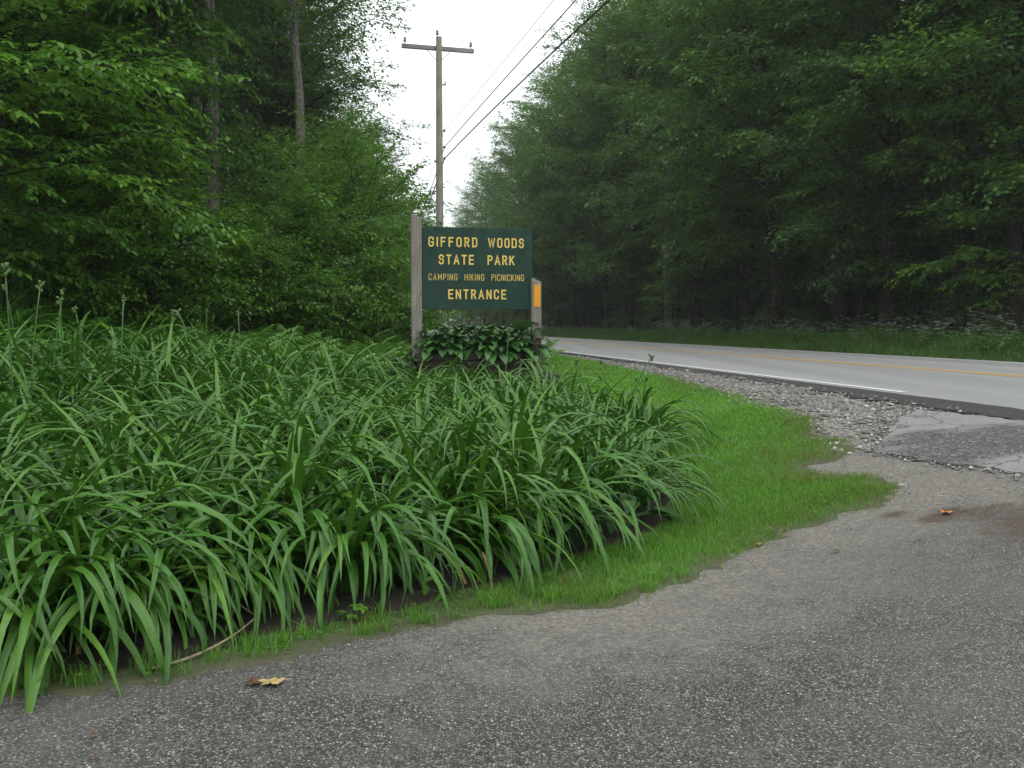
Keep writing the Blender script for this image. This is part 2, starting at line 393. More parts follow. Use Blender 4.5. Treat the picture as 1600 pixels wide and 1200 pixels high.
def inside(poly, X, Y):
    P = np.asarray(poly); r = np.zeros(X.shape, bool); j = len(P) - 1
    for i in range(len(P)):
        c = ((P[i, 1] > Y) != (P[j, 1] > Y)) & (X < (P[j, 0] - P[i, 0]) * (Y - P[i, 1]) / (P[j, 1] - P[i, 1] + 1e-12) + P[i, 0])
        r ^= c; j = i
    return r
def pdist(line, X, Y, closed=False):
    """distance from points to a polyline"""
    P = np.asarray(line, float); D = np.full(X.shape, 1e9)
    idx = range(len(P) if closed else len(P) - 1)
    for i in idx:
        a = P[i]; b = P[(i + 1) % len(P)]; ab = b - a; L = ab @ ab + 1e-12
        t = np.clip(((X - a[0]) * ab[0] + (Y - a[1]) * ab[1]) / L, 0, 1)
        D = np.minimum(D, np.hypot(X - a[0] - t * ab[0], Y - a[1] - t * ab[1]))
    return D
def rough_line(pts, step, amp, seed=0, closed=True):
    """a polyline broken into short steps with an uneven edge"""
    rng = np.random.default_rng(seed); out = []
    P = [np.array(p, float) for p in pts]; n = len(P)
    for i in range(n if closed else n - 1):
        a, b = P[i], P[(i + 1) % n]; L = np.linalg.norm(b - a); k = max(1, int(L / step)); nn = np.array([-(b - a)[1], (b - a)[0]]) / (L + 1e-9)
        for q in range(k):
            out.append(a + (b - a) * q / k + (nn * rng.normal(0, amp) if (q or i) else 0))
    if not closed: out.append(P[-1])
    return out
def sheet(name, poly, dz, cell, mt, attrs=None, skirt=0., relief=0., fine=None, jit=.25, kind='structure', dive=0.):
    """a ground sheet following g(x, y); attrs: name -> fn(X, Y)"""
    rng = np.random.default_rng(len(name)); P = np.asarray(poly)
    x0, y0 = P.min(0); x1, y1 = P.max(0)
    def grid(c, xa, xb, ya, yb):
        gx, gy = np.meshgrid(np.arange(xa, xb, c), np.arange(ya, yb, c)); gx = gx.ravel() + rng.uniform(-jit, jit, gx.size) * c; gy = gy.ravel() + rng.uniform(-jit, jit, gy.size) * c
        k = inside(P, gx, gy) & (pdist(P, gx, gy, True) > c * .4); return np.c_[gx[k], gy[k]]
    G = grid(cell, x0, x1, y0, y1)
    if fine:
        c, (xa, xb, ya, yb) = fine
        G = G[~((G[:, 0] > xa) & (G[:, 0] < xb) & (G[:, 1] > ya) & (G[:, 1] < yb))]; G = np.r_[G, grid(c, xa, xb, ya, yb)]
    A = np.r_[P, G]; n = len(P)
    vo, _, fo, *_ = delaunay_2d_cdt([Vector(a) for a in A], [(i, (i + 1) % n) for i in range(n)], [], 1, 1e-5)
    XY = np.array([(v.x, v.y) for v in vo]); Z = g(XY[:, 0], XY[:, 1]) + dz
    if relief: Z = Z + relief * (np.sin(XY[:, 0] * 7.1 + np.sin(XY[:, 1] * 5.3) * 2) * np.sin(XY[:, 1] * 6.3 + XY[:, 0] * 2.2))
    if dive: Z = Z - dive * np.clip(1 - pdist(P, XY[:, 0], XY[:, 1], True) / .03, 0, 1)
    V = np.c_[XY, Z]; Fc = [list(f) for f in fo]
    if skirt:
        b = len(V); k = np.arange(n); V = np.r_[V, np.c_[XY[:n], Z[:n] - skirt]]
        Fc += [[i, (i + 1) % n, b + (i + 1) % n, b + i] for i in range(n)]
    at_ = {k: fn(V[:, 0], V[:, 1]) for k, fn in (attrs or {}).items()}
    me = mesh_np(name, V, Fc, [mt], pattr=at_)
    bm = bmesh.new(); bm.from_mesh(me); bmesh.ops.recalc_face_normals(bm, faces=bm.faces)
    if sum(f.normal.z * f.calc_area() for f in bm.faces) < 0: bmesh.ops.reverse_faces(bm, faces=bm.faces)
    bm.to_mesh(me); bm.free()
    return tag(link(name, me), kind=kind)

# ------------------------------------------------------------------ ground, road, driveway, lawn, bed
def build_ground():
    xs = np.unique(np.r_[np.linspace(-150, -16, 40), np.linspace(-16, 24, 120), np.linspace(24, 160, 40)])
    ys = np.unique(np.r_[np.linspace(-30, -2, 12), np.linspace(-2, 30, 100), np.linspace(30, 330, 80)])
    X, Y = np.meshgrid(xs, ys); Z = g(X, Y) - .06
    V = np.c_[X.ravel(), Y.ravel(), Z.ravel()]; nx = len(xs)
    i, j = np.meshgrid(np.arange(len(ys) - 1), np.arange(nx - 1), indexing='ij'); q = (i * nx + j).ravel()
    F = np.c_[q, q + 1, q + nx + 1, q + nx]
    tag(link('ground', mesh_np('ground', V, F, ['wood_floor'], smooth=True)), kind='structure')
build_ground()

LAWN_IMG = [(-60, 1120), (0, 1112), (130, 1100), (250, 1086), (340, 1066), (430, 1048), (520, 1022), (640, 998), (760, 975), (860, 968), (960, 958), (1080, 918), (1170, 868), (1250, 836),
            (1330, 812), (1400, 792), (1422, 768), (1375, 745), (1300, 741), (1270, 733), (1320, 722), (1352, 704), (1330, 690), (1290, 682), (1275, 668), (1284, 656), (1235, 642), (1130, 610), (1050, 590), (950, 568), (880, 556)]
LAWN_EDGE = [site(*q) for q in LAWN_IMG]
BED_IMG = [(-60, 1092), (30, 1088), (120, 1072), (230, 1050), (330, 1030), (430, 1006), (540, 984), (640, 958), (740, 934), (820, 908), (900, 880), (1000, 850), (1050, 815)]
BED_FRONT = [site(*q) for q in BED_IMG]
BED = [(-3.6, 2.9)] + BED_FRONT + [(1.16, 6.6), (1.12, 7.6), (.98, 8.8), (.88, 10.2), (.86, 11.6), (-1.4, 11.9), (-3, 12.4), (-7.5, 12.4), (-7.5, 4), (-4.5, 2.9)]
lawn_poly = [(-5, LAWN_EDGE[0][1] - .02)] + LAWN_EDGE + [roadpt(1.0, 24), roadpt(1.0, 40), roadpt(1.0, 60), roadpt(6.5, 60), roadpt(6, 30), (-2, 14), (-7.4, 12.2), (-7.4, 4)]
lawn_poly = rough_line(lawn_poly, .10, .02, 3)
def edge_attr(X, Y):
    return np.clip(1 - pdist(LAWN_EDGE, X, Y) / .22, 0, 1) * .8
sheet('lawn', lawn_poly, .012, .35, 'lawn_earth', {'edge': edge_attr}, fine=(.07, (-2.6, 3.6, 2.4, 7.5)), dive=.03)
sheet('flower_bed', rough_line(BED, .12, .02, 5), .024, .3, 'bed_soil', fine=(.07, (-3.2, 1.3, 2.8, 6)), relief=.012, dive=.035)

drive_edge = LAWN_EDGE[:23]
drive_poly = rough_line([(-9, 2.6)] + [(a - .06, b + .22) for a, b in drive_edge[:16]] + [site(1230, 735), site(1300, 688)], .16, .015, 8, closed=False) + [site(1372, 690), site(1400, 664), site(1432, 643), roadpt(.6, 7.4), roadpt(.5, 4), roadpt(.5, -3), roadpt(.5, -8), (-9, -8)]
LIT = [(site(1400, 808), .14), (site(1470, 812), .2), (site(1540, 806), .3), (site(1600, 820), .3), (site(1640, 830), .35), (site(1500, 800), .2)]
def dust_attr(X, Y):
    d = pdist(drive_edge, X, Y)
    near = np.clip(1 - d / .9, 0, 1) ** .9 * .95
    wgt = sst(-.9, .2, X)                                   # the left end of the edge is clean asphalt
    up = sst(4.7, 5.6, Y + .15 * X)                          # the washed dirt between driveway and apron
    return np.clip(np.maximum(near * wgt, up * .95), 0, 1)
def litter_attr(X, Y):
    r = np.zeros(X.shape)
    for (c, s) in LIT: r = np.maximum(r, np.clip(1.15 - np.hypot(X - c[0], (Y - c[1]) * 1.5) / s, 0, 1))
    return r
sheet('driveway', drive_poly, .006, .3, 'driveway_asphalt', {'dust': dust_attr, 'litter': litter_attr}, fine=(.06, (-2.2, 4.2, 1.6, 7)))

grav_poly = [(a - .25, b - .1) for a, b in [site(*q) for q in [(1352, 704), (1330, 690), (1290, 682), (1275, 668), (1284, 656), (1235, 642), (1130, 610), (1050, 590), (950, 568), (880, 556)]]]
grav_poly = grav_poly + [roadpt(1.1, 24), roadpt(1.05, 60), roadpt(.2, 60), roadpt(.2, 20), roadpt(.2, 10), roadpt(.45, 7.3), site(1432, 643), site(1400, 664), site(1375, 706)]
GRAV = rough_line(grav_poly, .16, .02, 9)
sheet('gravel_shoulder', GRAV, .004, .22, 'gravel_base', relief=.006, dive=.02)

apron = [site(*q) for q in [(1432, 643), (1404, 662), (1384, 684), (1364, 708), (1400, 716), (1440, 722), (1480, 730), (1520, 734), (1560, 740), (1600, 748), (1680, 760), (1800, 785)]]
apron += [roadpt(.75, 3.4), roadpt(.6, 5.2), roadpt(.7, 6.6)]
AC = site(1540, 695)
def wear_attr(X, Y): return np.clip(np.hypot((X - AC[0]) / 1.05, (Y - AC[1]) / .62) ** 2 * .62, 0, 1.2)
sheet('driveway_apron', rough_line(apron, .07, .02, 12), .02, .16, 'apron_asphalt', {'wear': wear_attr}, skirt=.05, relief=.004)

def strip(name, d0, d1, ys, dz, mt, rag=0., skirt=0., seed=1, cross=3, fn=None):
    rng = np.random.default_rng(seed); V = []; n = cross + 1
    for y in ys:
        o = fn(y) if fn else 0
        for k in range(n):
            d = d0 + (d1 - d0) * k / cross
            if k == 0: d += o + rng.normal(0, rag)
            x, yy = roadpt(d, y)
            z = gz(x, yy) if d < .3 else min(.5, gz(x, yy) + .015)
            V.append((x, yy, z + dz))
    F = []
    m = len(ys)
    for i in range(m - 1):
        for k in range(cross): F.append([i * n + k, i * n + k + 1, (i + 1) * n + k + 1, (i + 1) * n + k][::-1])
    if skirt:
        b = len(V); V += [(V[i * n][0], V[i * n][1], V[i * n][2] - skirt) for i in range(m)]
        F += [[i * n, (i + 1) * n, b + i + 1, b + i] for i in range(m - 1)]
    me = mesh_np(name, V, F, [mt])
    bm = bmesh.new(); bm.from_mesh(me); bmesh.ops.recalc_face_normals(bm, faces=bm.faces)
    if sum(f.normal.z for f in bm.faces) < 0: bmesh.ops.reverse_faces(bm, faces=bm.faces)
    bm.to_mesh(me); bm.free()
    return tag(link(name, me), kind='structure')
ysr = np.r_[np.arange(-25, 2, 1.), np.arange(2, 30, .12), np.arange(30, 260, 3)]
strip('road', .16, -7.75, ysr, .02, 'road_asphalt', rag=.008, skirt=.07, cross=10, fn=lambda y: .0 + .35 * float(sst(8.2, 6.6, y)))
strip('road_edge', .5, .08, np.arange(2, 46, .1), .012, 'road_edge_asphalt', rag=.07, skirt=.04, seed=4, cross=4, fn=lambda y: .1 - .28 * float(sst(9, 24, y)) + .16 * float(sst(11.5, 8, y)) - .2 * float(sst(7.2, 6.2, y)) + .05 * math.sin(y * 2.1))
strip('white_edge_line', .05, -.05, np.r_[np.arange(9.9, 30, .3), np.arange(30, 200, 3)], .024, 'paint_white', rag=.004, cross=1)
strip('far_edge_line', -7.25, -7.35, np.r_[np.arange(2, 30, .5), np.arange(30, 200, 3)], .024, 'paint_white', rag=.004, cross=1)
strip('yellow_centre_line', -3.5, -3.6, np.r_[np.arange(-5, 30, .5), np.arange(30, 200, 3)], .024, 'paint_yellow', rag=.004, cross=1)
strip('yellow_centre_line', -3.72, -3.82, np.r_[np.arange(-5, 30, .5), np.arange(30, 200, 3)], .024, 'paint_yellow', rag=.004, cross=1)
strip('road_verge', -7.7, -11.6, np.r_[np.arange(0, 40, .8), np.arange(40, 240, 4)], .004, 'verge_earth', cross=6)

# ------------------------------------------------------------------ leaf kit and trees
def leaf_arrays(pos, dr, nrm, ln, wd, detail=False, droop=.15):
    """leaves as folded blades; pos, dr, nrm (n,3)"""
    n = len(pos); sd_ = np.cross(dr, nrm); sd_ /= np.linalg.norm(sd_, axis=1)[:, None] + 1e-9
    nr = np.cross(sd_, dr); L = ln[:, None]; w = wd[:, None]
    if not detail:
        mid = pos + dr * L * .42 + nr * w * .16
        V = np.stack([pos, mid + sd_ * w * .5, pos + dr * L - nr * L * droop, mid - sd_ * w * .5], 1).reshape(-1, 3)
        b = np.arange(n)[:, None] * 4
        F = np.concatenate([b + [0, 2, 1], b + [0, 3, 2]], 1).reshape(-1, 3); k = 2
    else:
        def q(t, s, h): return pos + dr * L * t + sd_ * w * s + nr * (L * (-droop * t * t) + w * h)
        V = np.stack([q(0, 0, 0), q(.34, 0, 0), q(.68, 0, 0), q(1, 0, 0), q(.3, .46, .12), q(.3, -.46, .12), q(.62, .4, .12), q(.62, -.4, .12)], 1).reshape(-1, 3)
        b = np.arange(n)[:, None] * 8
        T = [[0, 1, 4], [0, 5, 1], [4, 1, 2], [4, 2, 6], [1, 5, 7], [1, 7, 2], [6, 2, 3], [2, 7, 3]]
        F = np.concatenate([b + t for t in T], 1).reshape(-1, 3); k = 8
    return V, F, k

def grow(seed, H, base, rad, tr, nl, ll, lean=(0, 0), el0=8, el1=62, droop=38, sp=.34, tw=.17, prof=None, detail=False, tip=.7, onesided=None, flat=.16, jit=0.):
    """returns (trunk mesh arrays, crown arrays); limbs carry flat sprays of leaves"""
    rng = np.random.default_rng(seed)
    prof = prof or (lambda r: .25 + .85 * math.sin(math.pi * (.15 + .75 * r)))
    mb = MB(); n = 11; t = np.linspace(0, 1, n)
    wx = np.cumsum(rng.normal(0, .012, n)) * H * .4; wy = np.cumsum(rng.normal(0, .012, n)) * H * .4; wx -= wx[0]; wy -= wy[0]
    T = np.c_[wx + lean[0] * t ** 1.6 * H, wy + lean[1] * t ** 1.6 * H, t * H]; T[0, 2] = -.15
    rr = tr * (1 - .88 * t) ** .85; rr[0] *= 1.35
    mb.tube([tuple(p) for p in T], list(rr), 9)
    st, sa, se, sl = [], [], [], []
    for i in range(nl):
        rel = ((i + .5) / nl) ** .9; tt = base + (1 - base) * rel * .98
        az = i * 2.39996 + rng.normal(0, .4)
        if onesided is not None and rng.random() < .6: az = onesided + rng.normal(0, .75)
        L = max(.35, rad * prof(rel) * rng.uniform(.65, 1.2)); el = R(el0 + (el1 - el0) * rel + rng.normal(0, 8))
        p0 = np.array([np.interp(tt, t, T[:, k]) for k in range(3)]); K = 8
        pts = [p0]; a = az
        els = []
        for k in range(K):
            s = k / (K - 1); e = el - R(droop) * s ** 1.4 * (1 - .55 * rel); e += rng.normal(0, .10); els.append(e); a += rng.normal(0, .13)
            pts.append(pts[-1] + L / K * np.array([math.cos(e) * math.cos(a), math.cos(e) * math.sin(a), math.sin(e)]))
        pts = np.array(pts); els.append(els[-1])
        r0 = min(np.interp(tt, t, rr) * .55, .012 + L * .013)
        mb.tube([tuple(p) for p in pts[::2]], list(np.linspace(r0, .006, len(pts[::2]))), 5, cap=False)
        ns = max(3, int(L / sp * 1.5)); ss = np.linspace(.14, 1, ns) + rng.uniform(-.02, .02, ns); ss = np.clip(ss, 0, 1)
        for q, s in enumerate(ss):
            p = np.array([np.interp(s * K, np.arange(K + 1), pts[:, k]) for k in range(3)])
            sg = 1 if q % 2 else -1
            st.append(p); sa.append(a + (sg * R(52) + rng.normal(0, .22) if s < .97 else rng.normal(0, .2)))
            se.append(np.interp(s * K, np.arange(K + 1), els) * .6 + rng.normal(0, flat)); sl.append((.25 + (.2 + .62 * math.sin(math.pi * (.12 + .78 * s))) * L * .42) * rng.uniform(.6, 1.25))
    st = np.array(st); sa = np.array(sa); se = np.array(se); sl = np.array(sl)
    def along(s0, a, e, d, dr=.1):
        return s0 + np.c_[np.cos(e) * np.cos(a) * d, np.cos(e) * np.sin(a) * d, np.sin(e) * d - dr * d * d]
    for i in range(0, len(st), 1):
        if sl[i] > .5:
            pp = [tuple(along(st[i:i + 1], sa[i:i + 1], se[i:i + 1], np.array([d]))[0]) for d in (0, sl[i] * .5, sl[i])]
            mb.tube(pp, [.012, .008, .003], 3, cap=False)
    # twigs
    m = np.maximum(2, np.ceil(sl / tw).astype(int)); idx = np.repeat(np.arange(len(sl)), m)
    ordi = np.concatenate([np.arange(k) for k in m]); fr = (ordi + rng.uniform(.3, 1, len(idx))) / m[idx]
    tp = along(st[idx], sa[idx], se[idx], sl[idx] * fr)
    ta = sa[idx] + np.where(ordi % 2, 1, -1) * R(48) * (1 - fr ** 6) + rng.normal(0, .25 + jit * 5, len(idx))
    te = se[idx] - .2 * sl[idx] * fr + rng.normal(-.06, max(.2, flat), len(idx)); tl = rng.uniform(.16, .46, len(idx)) * (ll / .12) ** .5 * tip / .7
    # leaves
    mm = np.maximum(3, np.round(tl / (ll * .42)).astype(int)); j = np.repeat(np.arange(len(tl)), mm)
    od = np.concatenate([np.arange(k) for k in mm]); fr = (od + .6) / mm[j]
    lp = along(tp[j], ta[j], te[j], tl[j] * fr, .3); N = len(lp); lp = lp + rng.normal(0, 1, (N, 3)) * jit * np.array([1, 1, .7])
    la = ta[j] + np.where(od % 2, 1, -1) * R(45) * (fr < .9) + rng.normal(0, .3, N); le = te[j] * .5 + rng.normal(-.24 + jit * 1.6, .25, N)
    dr = np.c_[np.cos(le) * np.cos(la), np.cos(le) * np.sin(la), np.sin(le)]
    sn_ = .28 + .6 * max(0, flat - .16); nr = np.c_[rng.normal(0, sn_, N), rng.normal(0, sn_, N), np.ones(N)]
    ln = ll * rng.uniform(.7, 1.2, N); V, F, k = leaf_arrays(lp, dr, nr, ln, ln * rng.uniform(.5, .66, N), detail)
    spray = rng.normal(0, .19, len(st))[idx][j]
    tint = np.repeat(np.clip(.45 + spray + rng.normal(0, .12, N) + .12 * (fr > .8), 0, 1), k)
    return mb, (V, F, tint), N
KIND = {}
def kind(name, bark, leafm, **k):
    mb, (V, F, tint), N = grow(**k)
    KIND[name] = (mb.mesh(name + '_trunk', [bark], smooth=True), mesh_np(name + '_crown', V, F, [leafm], tint=tint), name)
    print('KIND', name, 'leaves', N, 'tris', len(F), 'wood', len(mb.f) * 2)
    return KIND[name]
kind('tall_maple', 'bark_grey', 'maple_leaf', seed=11, H=25, base=.42, rad=5.4, tr=.30, nl=56, ll=.19, el0=18, el1=68, droop=28, flat=.24, jit=.09, sp=.42, tw=.19)
kind('tall_ash', 'bark_grey', 'beech_leaf', seed=12, H=26, base=.48, rad=4.9, tr=.28, nl=52, ll=.19, el0=24, el1=70, droop=28, flat=.24, jit=.09, sp=.42, tw=.19)
kind('edge_maple', 'bark_dark', 'maple_leaf', seed=13, H=18, base=.15, rad=5.2, tr=.22, nl=50, ll=.19, el0=22, el1=68, droop=28, flat=.24, jit=.09, sp=.42, tw=.19)
kind('edge_beech', 'bark_dark', 'beech_leaf', seed=14, H=20, base=.12, rad=5.4, tr=.24, nl=54, ll=.18, el0=24, el1=70, droop=28, flat=.24, jit=.09, sp=.42, tw=.19)
kind('hemlock', 'bark_dark', 'dark_leaf', seed=15, H=21, base=.08, rad=4.4, tr=.24, nl=72, ll=.13, droop=44, el0=6, el1=50, jit=.04, sp=.34, tw=.14, prof=lambda r: 1.1 - .8 * r)
kind('young_maple', 'bark_dark', 'young_leaf', seed=16, H=8.5, base=.10, rad=2.9, tr=.075, nl=40, ll=.125, el0=15, el1=65, droop=40, jit=.04, sp=.28, tw=.13)
kind('young_beech', 'bark_dark', 'maple_leaf', seed=17, H=8, base=.08, rad=2.8, tr=.07, nl=38, ll=.115, el0=15, el1=65, droop=46, flat=0.26, jit=.04, sp=.28, tw=.13)
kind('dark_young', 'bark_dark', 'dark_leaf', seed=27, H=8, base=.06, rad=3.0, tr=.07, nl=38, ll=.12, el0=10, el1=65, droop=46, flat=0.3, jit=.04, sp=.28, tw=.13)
kind('slender_maple', 'bark_dark', 'young_leaf', seed=28, H=10, base=.42, rad=2.7, tr=.06, nl=30, ll=.13, el0=12, el1=60, droop=44, sp=.26, tw=.14, detail=True)
kind('sapling', 'bark_dark', 'young_leaf', seed=18, H=4.2, base=.06, rad=1.7, tr=.03, nl=28, ll=.11, el0=18, el1=65, droop=36, flat=0.3, jit=.04, sp=.22, tw=.12)
kind('shrub', 'bark_dark', 'young_leaf', seed=19, H=2.4, base=.04, rad=1.6, tr=.03, nl=28, ll=.095, el0=20, el1=65, droop=38, flat=0.34, jit=.04, sp=.2, tw=.11)
kind('near_sapling', 'bark_dark', 'young_leaf', seed=20, H=6.4, base=.16, rad=2.6, tr=.05, nl=26, ll=.125, el0=15, el1=60, droop=44, sp=.26, tw=.15, detail=True)
CNT = {}
def tree(kd, name, x, y, s=1., rz=None, label='', cat='tree', group=None, zs=1., tilt=(0, 0)):
    tm, cm, _ = KIND[kd]
    rz = random.uniform(0, 6.28) if rz is None else rz
    o = empty(name, (x, y, gz(x, y) - .05), rz, label, cat, group); o.scale = (s, s, s * zs)
    o.rotation_euler = (tilt[0], tilt[1], rz)
    link('trunk', tm, o); link('crown', cm, o)
    return o

def P(a, Y):
    p = at(a, 500, Y); return p[0], p[1]
# left wood: the trunks the photograph picks out
x, y = P(457, 40); tree('tall_ash', 'ash_tree', x, y, .92, 1.0, 'tall straight grey-barked tree with its bare trunk rising above the bushes near the sky gap')
x, y = P(341, 18); tree('tall_maple', 'maple_tree', x, y, .62, 2.2, 'thick rough grey trunk, right one of a close pair in the left wood')
x, y = P(302, 17.4); tree('tall_ash', 'ash_tree', x, y, .62, 4.0, 'thick dark trunk, left one of a close pair in the left wood')
x, y = P(228, 20); tree('tall_maple', 'maple_tree', x, y, .68, .5, 'broad dim trunk in deep shade behind a thin bare stem, left wood')
x, y = P(243, 15.5); tree('slender_maple', 'beech_sapling', x, y, .8, 3.3, 'thin straight dark stem standing alone before a broad dim trunk', zs=1.55, tilt=(0, R(1)))
x, y = P(85, 14.5); tree('edge_beech', 'beech_tree', x, y, .62, 1.7, 'dark trunk leaning to the right near the left edge of the picture', tilt=(0, R(6)))
x, y = P(446, 50); tree('edge_maple', 'maple_tree', x, y, 1.12, 2.6, 'maple whose leafy boughs reach out over the white sky left of the pole')
x, y = P(585, 72); tree('edge_beech', 'beech_tree', x, y, .72, .9, 'small hazy tree beside the wires at the far end of the left wood')
rng = random.Random(5)
def filler(side, n0, y0, y1, dmin, dmax, kinds, names, label, cat, group, smin, smax, gap, avoid=()):
    placed = list(avoid); k = 0; tries = 0
    while k < n0 and tries < 6000:
        tries += 1
        y = y0 + (y1 - y0) * rng.random() ** 1.35; d = rng.uniform(dmin, dmax)
        x = roadpt(d if side < 0 else -d, y)[0]
        s = rng.uniform(smin, smax)
        if abs(x) > .56 * y + 4.0 * s: continue
        if any((x - a) ** 2 + (y - b) ** 2 < gap * gap for a, b in placed): continue
        i = rng.randrange(len(kinds)); ua = 800 + 1500 * x / y
        if side < 0 and not kinds[i].startswith('tall') and y < 44 and 190 < ua < 560: continue
        placed.append((x, y)); k += 1
        lb = label[i] if isinstance(label, list) else label
        gp = group + ', ' + names[i].replace('_', ' ') + 's' if isinstance(label, list) else group
        tree(kinds[i], names[i], x, y, s, rng.uniform(0, 6.28), lb, cat, gp, tilt=(R(rng.gauss(0, 2)), R(rng.gauss(0, 2))))
    return placed
filler(-1, 48, 17, 80, 9.0, 36, ['tall_maple', 'tall_ash', 'hemlock', 'edge_beech'], ['maple_tree', 'ash_tree', 'hemlock_tree', 'beech_tree'],
       ['tall maple deep in the left wood', 'tall ash deep in the left wood', 'dark hemlock deep in the left wood', 'bushy beech deep in the left wood'], 'tree', 'trees of the left wood', .75, 1.0, 3.0)
filler(-1, 26, 16, 40, 8.6, 20, ['young_maple', 'young_beech'], ['maple_sapling', 'beech_sapling'],
       ['light green young maple filling the left wood below the tall trunks', 'mid green young beech filling the left wood below the tall trunks'], 'tree', 'young trees of the left wood', .6, 1.0, 2.0)
filler(-1, 12, 60, 150, 8.5, 17, ['edge_maple', 'edge_beech', 'tall_maple'], ['maple_tree', 'beech_tree', 'maple_tree'],
       ['hazy maple at the far end of the left wood', 'hazy beech at the far end of the left wood', 'hazy maple at the far end of the left wood'], 'tree', 'far trees of the left wood', .7, .9, 5)
# bushes along the left wood's edge
ORD_ = 'first second third fourth fifth sixth seventh eighth ninth tenth eleventh twelfth thirteenth fourteenth'.split(); oc = {'sapling': 0, 'shrub': 0}
for i, (a, Y, s, kd) in enumerate(sorted([(590, 34, .95, 'sapling'), (640, 40, 1.0, 'shrub'), (560, 30, 1.15, 'sapling'), (525, 25, .95, 'sapling'), (445, 23, .92, 'sapling'), (400, 21, .72, 'sapling'), (560, 22, .95, 'sapling'),
                                  (610, 27, 1.0, 'shrub'), (350, 19.5, .95, 'shrub'), (470, 19, 1.0, 'shrub'), (300, 16, .7, 'shrub'), (520, 18, .9, 'shrub'), (240, 14.5, .9, 'shrub'), (180, 16, 1.1, 'shrub'), (110, 13.5, .8, 'shrub'), (420, 16, .7, 'shrub'), (600, 20, .75, 'shrub'),
                                  (570, 46, 1.5, 'sapling'), (560, 42, 1.8, 'sapling'), (520, 37, 1.7, 'sapling'), (592, 58, 1.4, 'sapling'), (640, 52, .9, 'shrub'), (615, 70, 1.5, 'sapling')], key=lambda q: -q[0])):
    x, y = P(a, Y); w_ = ORD_[oc[kd]]; oc[kd] += 1
    tree(kd, 'sapling' if kd == 'sapling' else 'shrub', x, y, s, None, ('light green sapling in the bushy edge of the left wood, %s from the sign' % w_ if kd == 'sapling' else 'low green shrub at the foot of the left wood, %s from the sign' % w_),
         'sapling' if kd == 'sapling' else 'shrub', 'saplings along the left wood edge' if kd == 'sapling' else 'shrubs at the foot of the left wood')
# near leafy saplings at far left
for a, Y, s, rz, lb in [(-70, 11.0, .82, 5.6, 'nearest leafy sapling with bright layered sprays reaching in at the left edge'),
                        (5, 13.0, .85, .4, 'leafy sapling with bright drooping sprays before a leaning dark trunk'),
                        (80, 14.0, .66, 2.9, 'lower leafy sapling right of the leaning dark trunk'),
                        (255, 15.5, .8, 1.2, 'bright leafy maple sapling hanging in front of the close pair of trunks')]:
    x, y = P(a, Y); tree('slender_maple' if a == 255 else 'near_sapling', 'sapling', x, y, s, rz, lb, 'sapling', 'near saplings of the left wood', zs=1.5 if a == 255 else 1)

# right wood
RW = [(23, 13.2, 'edge_beech', .95), (26, 12.0, 'edge_maple', .95), (30, 13.0, 'hemlock', .95), (31.5, 11.6, 'edge_beech', .9), (36, 12.4, 'edge_maple', 1.05), (40, 11.8, 'edge_beech', 1.0), (45, 12.5, 'edge_maple', 1.05), (50, 11.9, 'edge_beech', 1.05), (56, 12.6, 'tall_maple', .92), (62, 11.8, 'edge_maple', 1.1), (69, 12.4, 'edge_beech', 1.08), (77, 12, 'edge_maple', 1.15), (86, 12.4, 'edge_beech', 1.1), (96, 12, 'edge_maple', 1.1), (107, 12.2, 'edge_beech', 1.05), (119, 11.8, 'edge_maple', 1.0), (132, 12, 'edge_beech', 1.0), (146, 11.5, 'edge_maple', .95)]
av = []; rc = {}
ORDR = 'nearest second third fourth fifth sixth seventh'.split()
for Y, d, kd, s in RW:
    x, y = roadpt(-d, Y); av.append((x, y))
    nm = {'edge_beech': 'beech_tree', 'edge_maple': 'maple_tree', 'hemlock': 'hemlock_tree', 'tall_maple': 'maple_tree'}[kd]
    far = Y > 70; key = nm + str(far); w_ = ORDR[rc.get(key, 0)]; rc[key] = rc.get(key, 0) + 1
    tree(kd, nm, x, y, s, None, ('hazy ' if far else '') + nm.split('_')[0] + (', %s of its kind in the far right wood front row' % w_ if far else ' leaning over the right verge, %s of its kind along the road' % w_), 'tree',
         ('far ' if far else 'front ') + nm.split('_')[0] + 's of the right wood')
filler(1, 84, 18, 120, 14.8, 46, ['tall_maple', 'tall_ash', 'hemlock', 'edge_beech'], ['maple_tree', 'ash_tree', 'hemlock_tree', 'beech_tree'],
       ['tall maple standing in the dark of the right wood', 'tall ash standing in the dark of the right wood', 'dark hemlock standing inside the right wood', 'beech standing in the dark of the right wood'], 'tree', 'trees inside the right wood', .8, 1.05, 3.2, av)
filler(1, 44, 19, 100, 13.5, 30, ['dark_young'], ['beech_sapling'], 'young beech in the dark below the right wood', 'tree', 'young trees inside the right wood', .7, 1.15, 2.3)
def vpt(a, d): return roadpt(-d, (LSX - LSL * LSY + d / _n) / ((a - 800) / 1500 - LSL))
for a, d, s, kd, lb in [(1345, 12.2, 1.0, 'slender_maple', 'bright leafy young tree reaching out highest above the weedy verge of the right wood'), (1150, 12.2, 1.0, 'slender_maple', 'bright leafy young tree standing left of the brightest one before the right wood'),
                        (1425, 12.6, .62, 'near_sapling', 'low leafy sapling with dull drooping sprays over the cow parsley'), (1610, 12.0, .9, 'near_sapling', 'bright leafy sapling cut off by the right edge of the picture'), (1240, 12.5, .7, 'young_beech', 'smallest young beech behind the cow parsley'), (985, 12.2, .75, 'young_beech', 'hazy young beech near the start of the visible right verge'), (1050, 12.2, .62, 'near_sapling', 'leafy sapling whose low sprays touch the far verge')]:
    x, y = vpt(a, d); tree(kd, 'sapling', x, y, s, None, lb, 'sapling', 'young trees along the right verge')
rngf = random.Random(21); far_ = []
